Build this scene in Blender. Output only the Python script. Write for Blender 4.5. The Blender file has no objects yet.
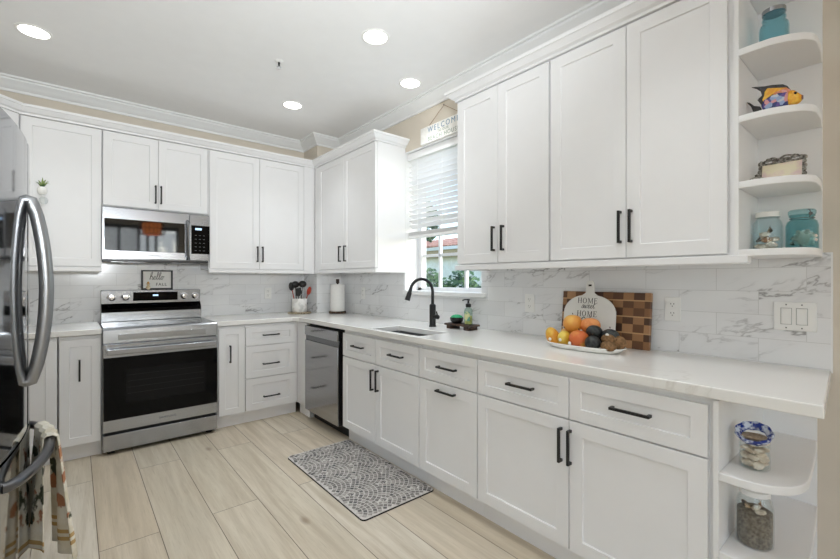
import bpy, bmesh, math, random
from mathutils import Vector, Matrix, noise

random.seed(7)
SC = bpy.context.scene
COL = SC.collection
PI = math.pi
CEIL = 2.78

# ------------------------------------------------------------------ camera
cd = bpy.data.cameras.new('camera')
cam = bpy.data.objects.new('camera', cd)
COL.objects.link(cam)
cd.sensor_width = 36.0
cd.lens = 412.33 / 840 * 36
cd.clip_start = 0.02
cam.location = (-2.2484, -4.365, 1.2668)
cam.rotation_euler = (PI / 2, 0, -0.6962)
SC.camera = cam

# ------------------------------------------------------------------ exposure
vs = SC.view_settings
vs.view_transform = 'Standard'
vs.look = 'None'
vs.gamma = 1.0
vs.exposure = 0.45
vs.use_curve_mapping = False
SC.cycles.max_bounces = 14
SC.cycles.diffuse_bounces = 8
SC.cycles.glossy_bounces = 5
SC.cycles.transparent_max_bounces = 24

# ------------------------------------------------------------------ sky
world = bpy.data.worlds.new('World')
SC.world = world
world.use_nodes = True
wn = world.node_tree.nodes
wl = world.node_tree.links
wn.clear()
wo = wn.new('ShaderNodeOutputWorld')
wb = wn.new('ShaderNodeBackground')
sky = wn.new('ShaderNodeTexSky')
sky.sky_type = 'NISHITA'
sky.sun_disc = False
sky.sun_elevation = math.radians(32)
sky.sun_rotation = math.radians(150)
wl.new(sky.outputs[0], wb.inputs[0])
wl.new(wb.outputs[0], wo.inputs[0])
wb.inputs[1].default_value = 0.42


def lamp(name, kind, loc, energy, rot=(0, 0, 0), **kw):
    d = bpy.data.lights.new(name, kind)
    d.energy = energy
    for k, v in kw.items():
        setattr(d, k, v)
    o = bpy.data.objects.new(name, d)
    o.location = loc
    o.rotation_euler = rot
    COL.objects.link(o)
    return o


DOWN = 20             # watts of one recessed ceiling lamp
LAMPC = (.92, .97, 1)

# morning sun that slants in through the kitchen window
sun = lamp('sun', 'SUN', (3, -6, 5), .3, angle=math.radians(1.2), color=(1, .95, .87))
sun.rotation_euler = Vector((-.36, .80, -.44)).to_track_quat('-Z', 'Y').to_euler()
# daylight arriving through the big rear window of the dining area behind the camera
lamp('daylight_rear_window', 'AREA', (-1.85, -8.30, 1.72), 75, (PI / 2, 0, 0), shape='RECTANGLE', size=3.15, size_y=1.66, color=(.86, .94, 1))
lamp('side_fill_light', 'AREA', (-5.78, -6.1, 1.45), 48, (PI / 2, 0, -PI / 2), shape='RECTANGLE', size=3.0, size_y=2.3, color=(.95, .98, 1))  # fill added at an unseen side opening, to brighten the right wall


# fill spot added beside the camera, bounced off the white ceiling to brighten it
fl_ = lamp('ceiling_fill', 'SPOT', (-2.0, -4.5, 1.6), 190, spot_size=math.radians(102), spot_blend=1, shadow_soft_size=.12, color=LAMPC)
fl_.rotation_euler = (Vector((-1.7, -2.55, CEIL)) - Vector((-2.0, -4.5, 1.6))).to_track_quat('-Z', 'Y').to_euler()


# ------------------------------------------------------------------ materials
def lin(r, g, b):
    f = lambda c: (c / 255) / 12.92 if c / 255 <= .04045 else ((c / 255 + .055) / 1.055) ** 2.4
    return (f(r), f(g), f(b), 1)


class NT:
    def __init__(self, name):
        self.m = bpy.data.materials.new(name)
        self.m.use_nodes = True
        self.t = self.m.node_tree
        self.n = self.t.nodes
        self.b = self.n['Principled BSDF']
        self.out = self.n['Material Output']

    def new(self, typ, **kw):
        nd = self.n.new(typ)
        for k, v in kw.items():
            setattr(nd, k, v)
        return nd

    def link(self, a, b):
        self.t.links.new(a, b)

    def set(self, **kw):
        for k, v in kw.items():
            self.b.inputs[k.replace('_', ' ')].default_value = v

    def pos(self):
        return self.new('ShaderNodeNewGeometry').outputs['Position']

    def obj(self):
        return self.new('ShaderNodeTexCoord').outputs['Object']

    def math(self, op, a, b=None, c=None):
        nd = self.new('ShaderNodeMath', operation=op)
        for i, v in enumerate((a, b, c)):
            if v is None:
                continue
            if isinstance(v, (int, float)):
                nd.inputs[i].default_value = v
            else:
                self.link(v, nd.inputs[i])
        return nd.outputs[0]

    def noise(self, vec, scale, detail=3, rough=.5, dim='3D', w=None, dist=0):
        nd = self.new('ShaderNodeTexNoise', noise_dimensions=dim)
        if vec is not None:
            self.link(vec, nd.inputs['Vector'])
        nd.inputs['Scale'].default_value = scale
        nd.inputs['Detail'].default_value = detail
        nd.inputs['Roughness'].default_value = rough
        nd.inputs['Distortion'].default_value = dist
        if w is not None:
            self.link(w, nd.inputs['W'])
        return nd.outputs['Fac']

    def ramp(self, fac, stops, interp='LINEAR'):
        nd = self.new('ShaderNodeValToRGB')
        nd.color_ramp.interpolation = interp
        els = nd.color_ramp.elements
        while len(els) < len(stops):
            els.new(.5)
        for e, (p, c) in zip(els, stops):
            e.position = p
            e.color = c
        self.link(fac, nd.inputs[0])
        return nd.outputs[0]

    def mix(self, fac, a, b, blend='MIX'):
        nd = self.new('ShaderNodeMix', data_type='RGBA', blend_type=blend)
        for sock, v in ((nd.inputs[0], fac), (nd.inputs[6], a), (nd.inputs[7], b)):
            if hasattr(v, 'is_linked') or hasattr(v, 'links'):
                self.link(v, sock)
            else:
                sock.default_value = v
        return nd.outputs[2]

    def sep(self, vec):
        nd = self.new('ShaderNodeSeparateXYZ')
        self.link(vec, nd.inputs[0])
        return nd.outputs

    def comb(self, x, y, z):
        nd = self.new('ShaderNodeCombineXYZ')
        for i, v in enumerate((x, y, z)):
            if isinstance(v, (int, float)):
                nd.inputs[i].default_value = v
            else:
                self.link(v, nd.inputs[i])
        return nd.outputs[0]

    def bump(self, h, strength=.2, dist=.01):
        nd = self.new('ShaderNodeBump')
        nd.inputs['Strength'].default_value = strength
        nd.inputs['Distance'].default_value = dist
        self.link(h, nd.inputs['Height'])
        self.link(nd.outputs[0], self.b.inputs['Normal'])

    def color(self, c):
        self.link(c, self.b.inputs['Base Color'])


def plain(name, rgb, rough=.5, metal=0., var=.04, scale=9, bump=0, **kw):
    """a plain paint / plastic / metal with a faint procedural unevenness"""
    t = NT(name)
    c = lin(*rgb)
    dark = tuple(x * (1 - var) for x in c[:3]) + (1,)
    t.color(t.ramp(t.noise(t.obj(), scale), [(.3, dark), (.7, c)]))
    t.set(Roughness=rough, Metallic=metal, **kw)
    if bump:
        t.bump(t.noise(t.obj(), scale * 20), bump, .002)
    return t.m


M = {}
M['white'] = plain('white_cabinet_paint', (236, 236, 237), .38, var=.015)
M['shelf_white'] = plain('white_shelf_paint', (236, 236, 236), .45, var=.015)
M['trim'] = plain('white_trim_paint', (236, 237, 237), .5, var=.015)
M['ceiling'] = plain('ceiling_paint', (246, 246, 246), .9, var=.02)
M['beige'] = plain('beige_wall_paint', (214, 205, 191), .85, var=.03, bump=.03)
M['black'] = plain('matte_black_metal', (22, 22, 23), .42, var=.1)
M['black_gloss'] = plain('black_glass', (5, 5, 6), .05, var=.05, Specular_IOR_Level=.13)
M['mirror_glass'] = plain('dark_mirror_glass', (5, 6, 8), .04, var=.05, IOR=1.9)
M['black_plastic'] = plain('black_plastic', (18, 18, 19), .35, var=.1)
M['dark'] = plain('dark_cavity', (28, 28, 29), .7)
M['plate'] = plain('white_plastic_plate', (238, 238, 236), .35, var=.01)
M['ceramic'] = plain('white_glazed_ceramic', (240, 239, 235), .2, var=.02)
M['paper'] = plain('white_paper', (244, 243, 240), .9, var=.04, scale=40, bump=.2)
M['print'] = plain('black_print', (20, 20, 22), .8)
M['greyprint'] = plain('grey_print', (95, 97, 100), .6)
M['sinkmetal'] = plain('gunmetal_sink', (118, 118, 120), .38, .85, var=.08, scale=30)
M['chrome'] = plain('chrome', (215, 215, 218), .12, 1., var=.03)
M['rubber'] = plain('black_rubber', (15, 15, 15), .8)
M['red'] = plain('red_silicone', (168, 58, 38), .45)
M['green'] = plain('green_scrub_sponge', (62, 178, 124), .85, var=.3, scale=120, bump=.5)
M['lampglow'] = None


def steel(name, rgb, rough, axis, aniso=.0):
    t = NT(name)
    s = t.sep(t.obj())
    sc = [1.5, 1.5, 1.5]
    for a in axis:
        sc['xyz'.index(a)] = 260
    v = t.comb(t.math('MULTIPLY', s[0], sc[0]), t.math('MULTIPLY', s[1], sc[1]), t.math('MULTIPLY', s[2], sc[2]))
    nz = t.noise(v, 1, 4, .6)
    c = lin(*rgb)
    t.color(t.ramp(nz, [(.3, tuple(x * .9 for x in c[:3]) + (1,)), (.7, c)]))
    r = t.new('ShaderNodeMapRange')
    t.link(nz, r.inputs[0])
    r.inputs[3].default_value = rough * .85
    r.inputs[4].default_value = rough * 1.2
    t.link(r.outputs[0], t.b.inputs['Roughness'])
    t.set(Metallic=1.)
    return t.m


M['steel'] = steel('brushed_stainless_steel', (170, 172, 176), .22, 'z')
M['steel_fridge'] = steel('polished_stainless_door', (178, 180, 184), .07, 'z')
M['steel_dw'] = steel('dishwasher_stainless_steel', (172, 172, 173), .13, 'z')
M['steel_dark'] = steel('dark_stainless_steel', (120, 121, 123), .25, 'x')
M['handle_grey'] = plain('satin_grey_metal_handle', (158, 160, 163), .36, 1., var=.05)
M['freezer_handle'] = plain('dark_grey_metal_handle', (112, 113, 116), .28, 1., var=.05)


def glow(name, rgb, strength):
    t = NT(name)
    t.n.remove(t.b)
    e = t.new('ShaderNodeEmission')
    e.inputs[0].default_value = lin(*rgb)
    e.inputs[1].default_value = strength
    t.link(e.outputs[0], t.out.inputs[0])
    return t.m


M['lampglow'] = glow('lit_lamp_lens', (255, 252, 244), 6)
M['display'] = glow('lit_display', (190, 220, 255), 1.2)


def glass(name, rgb, refl=.5, rough=.02, amount=.12):
    """thin clear glass: tinted transparency plus a Fresnel gloss"""
    t = NT(name)
    t.n.remove(t.b)
    tr = t.new('ShaderNodeBsdfTransparent')
    tr.inputs[0].default_value = lin(*rgb)
    gl = t.new('ShaderNodeBsdfGlossy')
    gl.inputs['Roughness'].default_value = rough
    df = t.new('ShaderNodeBsdfDiffuse')
    df.inputs[0].default_value = lin(*rgb)
    lw = t.new('ShaderNodeLayerWeight')
    lw.inputs[0].default_value = .5
    fz_ = lw.outputs['Facing']
    mx = t.new('ShaderNodeMixShader')
    t.link(t.math('MULTIPLY_ADD', t.math('POWER', fz_, 4.0), refl * .6, .03), mx.inputs[0])
    m2 = t.new('ShaderNodeMixShader')
    t.link(t.math('MULTIPLY', t.math('POWER', fz_, 2.0), amount), m2.inputs[0])
    t.link(tr.outputs[0], m2.inputs[1])
    t.link(df.outputs[0], m2.inputs[2])
    t.link(m2.outputs[0], mx.inputs[1])
    t.link(gl.outputs[0], mx.inputs[2])
    t.link(mx.outputs[0], t.out.inputs[0])
    return t.m


M['pane'] = glass('clear_window_glass', (250, 252, 252), .35, amount=0)
M['glass'] = glass('clear_jar_glass', (250, 252, 252), .8, amount=.08)
M['glass_pale'] = glass('pale_aqua_jar_glass', (248, 252, 253), .8, amount=.08)
M['glass_aqua'] = glass('aqua_jar_glass', (222, 243, 247), .7, amount=.2)
M['glass_teal'] = glass('teal_jar_glass', (216, 238, 240), .7, amount=.16)
M['glass_soap'] = glass('clear_soap_bottle', (226, 238, 232), .7, amount=.2)


def tile(name, axis, origin):
    """4 x 12 in white marble tiles in running bond, every tile with its own grey veins"""
    t = NT(name)
    s = t.sep(t.pos())
    u = t.math('MULTIPLY_ADD', s['XYZ'.index(axis.upper())] if False else s[0 if axis == 'x' else 1], -1 if axis == 'y' else 1, origin)
    v = t.math('ADD', s[2], -.917 + 1.0)
    br = t.new('ShaderNodeTexBrick')
    br.offset = .5
    br.inputs['Color1'].default_value = (0, 0, 0, 1)
    br.inputs['Color2'].default_value = (1, 1, 1, 1)
    br.inputs['Mortar'].default_value = (.5, .5, .5, 1)
    br.inputs['Scale'].default_value = 1
    br.inputs['Mortar Size'].default_value = .0011
    br.inputs['Mortar Smooth'].default_value = .1
    br.inputs['Brick Width'].default_value = .302
    br.inputs['Row Height'].default_value = .1
    t.link(t.comb(u, v, 0), br.inputs['Vector'])
    rnd = br.outputs['Color']
    w = t.math('MULTIPLY', rnd, 37.0)
    # diagonal vein field, thin dark crests where the noise crosses .5
    uu = t.math('ADD', u, t.math('MULTIPLY', v, .55))
    vv = t.math('SUBTRACT', v, t.math('MULTIPLY', u, .35))
    vec = t.comb(t.math('MULTIPLY', uu, 3.0), t.math('MULTIPLY', vv, 9.0), 0)
    n1 = t.noise(vec, 1.0, 5, .55, '4D', w, .5)
    crest = t.math('ABSOLUTE', t.math('SUBTRACT', n1, .5))
    thin = t.ramp(crest, [(0, (1, 1, 1, 1)), (.02, (0, 0, 0, 1))])
    n2 = t.noise(vec, .55, 2, .5, '4D', t.math('ADD', w, 5.3))
    mask = t.ramp(n2, [(.49, (0, 0, 0, 1)), (.64, (1, 1, 1, 1))])
    soft = t.ramp(crest, [(0, (1, 1, 1, 1)), (.08, (0, 0, 0, 1))])
    f = t.math('MULTIPLY', thin, mask)
    f2 = t.math('MULTIPLY', t.math('MULTIPLY', soft, mask), .14)
    fac = t.math('MINIMUM', t.math('ADD', t.math('MULTIPLY', f, .75), f2), 1)
    base = t.ramp(t.noise(vec, .4, 2, .5, '4D', w), [(.3, lin(226, 227, 229)), (.7, lin(238, 239, 240))])
    c = t.mix(fac, base, lin(138, 137, 138))
    c = t.mix(br.outputs['Fac'], c, lin(208, 209, 209))
    t.color(c)
    t.set(Roughness=.16)
    t.bump(t.math('SUBTRACT', 1.0, br.outputs['Fac']), .25, .002)
    return t.m


M['tile_back'] = tile('marble_tile_back', 'x', 5.0)
M['tile_right'] = tile('marble_tile_right', 'y', -3.79 + 3.02)


def quartz():
    t = NT('white_veined_quartz')
    p = t.pos()
    n = t.noise(p, 1.6, 6, .6, dist=1.2)
    cr = t.math('ABSOLUTE', t.math('SUBTRACT', n, .5))
    v = t.ramp(cr, [(0, (1, 1, 1, 1)), (.03, (0, 0, 0, 1))])
    m = t.ramp(t.noise(p, 1.1, 2), [(.45, (0, 0, 0, 1)), (.65, (1, 1, 1, 1))])
    c = t.mix(t.math('MULTIPLY', t.math('MULTIPLY', v, m), .35), lin(236, 235, 232), lin(196, 191, 184))
    t.color(c)
    t.set(Roughness=.13)
    return t.m


M['quartz'] = quartz()


def floor_mat():
    t = NT('light_oak_planks')
    s = t.sep(t.pos())
    u = t.math('ADD', s[1], 20.25)
    v = t.math('ADD', s[0], 2.165 + .2425 * 40)
    br = t.new('ShaderNodeTexBrick')
    br.offset = .37
    br.offset_frequency = 2
    for k, x in (('Color1', (0, 0, 0, 1)), ('Color2', (1, 1, 1, 1)), ('Mortar', (.5, .5, .5, 1))):
        br.inputs[k].default_value = x
    br.inputs['Scale'].default_value = 1
    br.inputs['Mortar Size'].default_value = .0019
    br.inputs['Mortar Smooth'].default_value = .1
    br.inputs['Brick Width'].default_value = 2.4
    br.inputs['Row Height'].default_value = .2425
    t.link(t.comb(u, v, 0), br.inputs['Vector'])
    w = t.math('MULTIPLY', br.outputs['Color'], 53.0)
    g = t.comb(t.math('MULTIPLY', u, 1.3), t.math('MULTIPLY', v, 22), 0)
    grain = t.noise(g, 1.0, 7, .62, '4D', w, .6)
    fine = t.noise(t.comb(t.math('MULTIPLY', u, 8), t.math('MULTIPLY', v, 220), 0), 1, 3, .6, '4D', w)
    cloud = t.noise(t.comb(t.math('MULTIPLY', u, .8), t.math('MULTIPLY', v, 3.5), 0), 1, 3, .5, '4D', w)
    base = t.ramp(br.outputs['Color'], [(0, lin(206, 196, 176)), (.35, lin(214, 205, 187)), (.7, lin(209, 193, 170)), (1, lin(219, 211, 196))])
    c = t.mix(t.math('MULTIPLY', t.ramp(grain, [(.35, (1, 1, 1, 1)), (.62, (0, 0, 0, 1))]), .75), base, lin(180, 166, 143))
    c = t.mix(t.math('MULTIPLY', t.ramp(cloud, [(.5, (0, 0, 0, 1)), (.75, (1, 1, 1, 1))]), .4), c, lin(188, 182, 166))
    c = t.mix(t.math('MULTIPLY', t.ramp(fine, [(.55, (0, 0, 0, 1)), (.75, (1, 1, 1, 1))]), .4), c, lin(150, 134, 110))
    # knots
    vo = t.new('ShaderNodeTexVoronoi', feature='F1')
    vo.inputs['Scale'].default_value = 1
    t.link(t.comb(t.math('MULTIPLY', u, 1.7), t.math('MULTIPLY', v, 3.8), 0), vo.inputs['Vector'])
    c = t.mix(t.math('MULTIPLY', t.ramp(vo.outputs['Distance'], [(.03, (1, 1, 1, 1)), (.1, (0, 0, 0, 1))]), .6), c, lin(128, 104, 84))
    c = t.mix(t.math('MULTIPLY', br.outputs['Fac'], .9), c, lin(84, 70, 56))
    t.color(c)
    t.set(Roughness=.42)
    t.bump(t.math('SUBTRACT', 1.0, br.outputs['Fac']), .3, .002)
    return t.m


M['floor'] = floor_mat()


def two_tone(name, a, b, scale, rough=.6, lo=.45, hi=.55, bump=0, detail=3, **kw):
    t = NT(name)
    n = t.noise(t.obj(), scale, detail)
    t.color(t.ramp(n, [(lo, lin(*a)), (hi, lin(*b))]))
    t.set(Roughness=rough, **kw)
    if bump:
        t.bump(n, bump, .003)
    return t.m


def endgrain():
    t = NT('checkered_end_grain_wood')
    s = t.sep(t.obj())
    cy = t.math('FLOOR', t.math('DIVIDE', s[1], .0535))
    cz = t.math('FLOOR', t.math('DIVIDE', s[2], .0415))
    par = t.math('MODULO', t.math('ABSOLUTE', t.math('ADD', cy, cz)), 2)
    wn_ = t.new('ShaderNodeTexWhiteNoise', noise_dimensions='2D')
    t.link(t.comb(cy, cz, 0), wn_.inputs['Vector'])
    f = t.math('ADD', t.math('MULTIPLY', par, .5), t.math('MULTIPLY', wn_.outputs['Value'], .5))
    c = t.ramp(f, [(0, lin(74, 50, 36)), (.3, lin(108, 74, 50)), (.65, lin(140, 98, 64)), (1, lin(190, 146, 104))])
    g = t.noise(t.obj(), 160, 4, .6)
    c = t.mix(t.math('MULTIPLY', g, .25), c, lin(60, 38, 24))
    # thin pale glue strips between the rows
    fr = t.math('FRACT', t.math('DIVIDE', s[2], .083))
    strip = t.math('MULTIPLY', t.math('GREATER_THAN', fr, .92), .75)
    c = t.mix(strip, c, lin(206, 166, 120))
    t.color(c)
    t.set(Roughness=.45)
    return t.m


M['endgrain'] = endgrain()
M['darkwood'] = two_tone('dark_walnut_wood', (48, 33, 25), (76, 54, 40), 30, .5)
M['barkwood'] = two_tone('rough_dark_wood', (52, 36, 28), (98, 74, 54), 60, .7, bump=.4)
M['woven'] = two_tone('woven_seagrass', (120, 106, 84), (176, 164, 140), 90, .85, bump=.6)
M['marblecrock'] = two_tone('white_stone_crock', (216, 215, 212), (240, 239, 236), 18, .35)
M['sand'] = two_tone('grey_brown_sand', (84, 74, 64), (150, 138, 124), 110, .95, .3, .7, detail=6)
M['sand_pale'] = two_tone('pale_sand', (168, 148, 126), (200, 182, 160), 160, .95, .35, .65)
M['shell_white'] = two_tone('pale_seashell', (206, 188, 166), (240, 228, 212), 40, .5)
M['shell_tan'] = two_tone('tan_seashell', (150, 108, 76), (214, 184, 150), 45, .5)
M['shell_dark'] = two_tone('brown_mottled_seashell', (72, 60, 50), (170, 150, 126), 55, .5)
M['coral'] = two_tone('pink_white_coral', (226, 196, 180), (246, 232, 222), 30, .8, bump=.4)
M['sponge_blue'] = two_tone('blue_and_white_spatter_glaze', (36, 56, 140), (212, 220, 236), 55, .2, .44, .58)
M['mango'] = two_tone('yellow_orange_mango_skin', (214, 146, 44), (232, 190, 74), 9, .4)
M['pear'] = two_tone('yellow_pear_skin', (214, 176, 58), (232, 204, 92), 14, .4)
M['peach'] = two_tone('orange_blushed_peach_skin', (206, 104, 52), (230, 164, 78), 8, .5)
M['orange'] = two_tone('orange_grapefruit_skin', (216, 132, 72), (228, 154, 92), 30, .5, bump=.15)
M['golden'] = two_tone('golden_fruit_skin', (218, 150, 66), (230, 178, 86), 10, .45)
M['avocado'] = two_tone('dark_avocado_skin', (26, 27, 30), (48, 52, 50), 70, .5, bump=.5)
M['kiwi'] = two_tone('brown_kiwi_skin', (112, 84, 54), (140, 106, 70), 60, .85, bump=.08)
M['sticker'] = plain('white_fruit_sticker', (240, 238, 230), .4)
M['pumpkin'] = two_tone('cream_figurine', (216, 196, 160), (236, 222, 196), 30, .5)
M['gold'] = plain('gold_trim', (196, 150, 84), .4, .6)
M['pewter'] = two_tone('antique_pewter', (84, 80, 74), (168, 164, 156), 90, .4, metallic if False else .4, .6, .5) if False else two_tone('antique_pewter', (84, 80, 74), (168, 164, 156), 90, .4, .4, .6, .5, Metallic=.7)
M['floralprint'] = two_tone('pale_floral_picture', (236, 226, 196), (226, 200, 196), 22, .3, .42, .6, detail=5)
M['leaf'] = two_tone('green_leaf', (70, 104, 52), (140, 160, 92), 20, .5)
M['leaf_hedge'] = two_tone('hedge_leaf', (46, 78, 44), (104, 134, 82), 4, .55)
M['mat_base'] = two_tone('pale_grey_mat_top', (196, 193, 188), (214, 211, 207), 60, .8)
M['stone_a'] = two_tone('light_grey_printed_stone', (150, 145, 141), (170, 165, 160), 50, .8)
M['stone_b'] = two_tone('mid_grey_printed_stone', (116, 112, 110), (136, 131, 128), 50, .8)
M['stone_c'] = two_tone('dark_grey_printed_stone', (82, 80, 82), (104, 101, 101), 50, .8)
M['stucco'] = two_tone('cream_stucco', (240, 234, 222), (247, 243, 234), 3, .9)
M['fascia'] = plain('tan_fascia_board', (188, 166, 134), .8)
M['rooftile'] = two_tone('terracotta_roof_tile', (178, 124, 104), (206, 158, 136), 3, .9)
M['grass'] = two_tone('lawn_grass', (80, 104, 56), (112, 132, 74), 2, .95)
M['lampshade'] = two_tone('tan_woven_lampshade', (150, 88, 48), (190, 120, 70), 50, .8, Emission_Color=lin(205, 120, 66), Emission_Strength=2.0)
M['soapcol'] = plain('pale_yellow_green_soap', (206, 200, 120), .3)
M['tealprint'] = two_tone('green_soap_label', (96, 160, 140), (214, 214, 160), 30, .5)
M['signboard'] = two_tone('whitewashed_sign_board', (236, 235, 230), (244, 243, 239), 20, .8)
M['signblue'] = plain('pale_blue_sign_lettering', (116, 146, 172), .8)
M['signgreen'] = plain('pale_sage_sign_lettering', (140, 156, 140), .8)
M['twine'] = two_tone('brown_twine', (140, 112, 84), (170, 142, 108), 200, .95)
M['blind'] = plain('white_blind_slat', (240, 240, 240), .5, var=.01)
M['vinyl'] = plain('white_window_vinyl', (240, 241, 243), .4, var=.01)


def towel_mat():
    t = NT('printed_cotton_towel')
    s = t.sep(t.obj())
    z = s[2]
    n = t.noise(t.obj(), 16, 4, .55)
    c = t.ramp(n, [(.4, lin(226, 218, 196)), (.6, lin(238, 233, 219))])
    blot = t.ramp(t.noise(t.obj(), 11, 4, .5), [(.54, (0, 0, 0, 1)), (.58, (1, 1, 1, 1))])
    band = t.math('MULTIPLY', t.math('GREATER_THAN', z, .30), t.math('LESS_THAN', z, .60))
    c = t.mix(t.math('MULTIPLY', blot, band), c, lin(78, 82, 62))
    blot2 = t.ramp(t.noise(t.comb(t.math('ADD', s[0], 3.1), s[1], z), 15, 3, .5), [(.58, (0, 0, 0, 1)), (.62, (1, 1, 1, 1))])
    c = t.mix(t.math('MULTIPLY', blot2, band), c, lin(186, 130, 96))
    st = t.math('ADD', t.math('LESS_THAN', t.math('ABSOLUTE', t.math('SUBTRACT', z, .235)), .008),
                t.math('LESS_THAN', t.math('ABSOLUTE', t.math('SUBTRACT', z, .205)), .008))
    c = t.mix(t.math('MULTIPLY', st, .85), c, lin(186, 146, 72))
    t.color(c)
    t.set(Roughness=.95)
    t.bump(t.noise(t.obj(), 400, 2), .3, .002)
    return t.m


M['towel'] = towel_mat()


def fish_mat():
    t = NT('painted_fish_glaze')
    n = t.new('ShaderNodeTexVoronoi', feature='F1')
    n.inputs['Scale'].default_value = 75
    t.link(t.obj(), n.inputs['Vector'])
    s = t.sep(n.outputs['Color'])
    t.color(t.ramp(s[0], [(0, lin(44, 52, 110)), (.25, lin(150, 170, 206)), (.42, lin(214, 150, 150)), (.58, lin(90, 70, 140)), (.75, lin(196, 200, 210)), (.9, lin(220, 140, 60))], 'CONSTANT'))
    t.set(Roughness=.25)
    return t.m


M['fishbody'] = fish_mat()
M['fishyellow'] = two_tone('yellow_painted_glaze', (232, 160, 30), (244, 192, 60), 40, .25)
M['fishorange'] = two_tone('orange_pink_painted_glaze', (216, 128, 84), (226, 170, 160), 60, .25)
M['fishlip'] = plain('dark_pink_glaze', (120, 60, 70), .3)
M['fishblack'] = two_tone('black_dotted_glaze', (24, 22, 24), (60, 56, 54), 120, .25, .6, .7)


# ------------------------------------------------------------------ mesh building
WORLD = {}


def wm(o):
    return WORLD.get(o.name, Matrix.Identity(4)) if o else Matrix.Identity(4)


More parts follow.
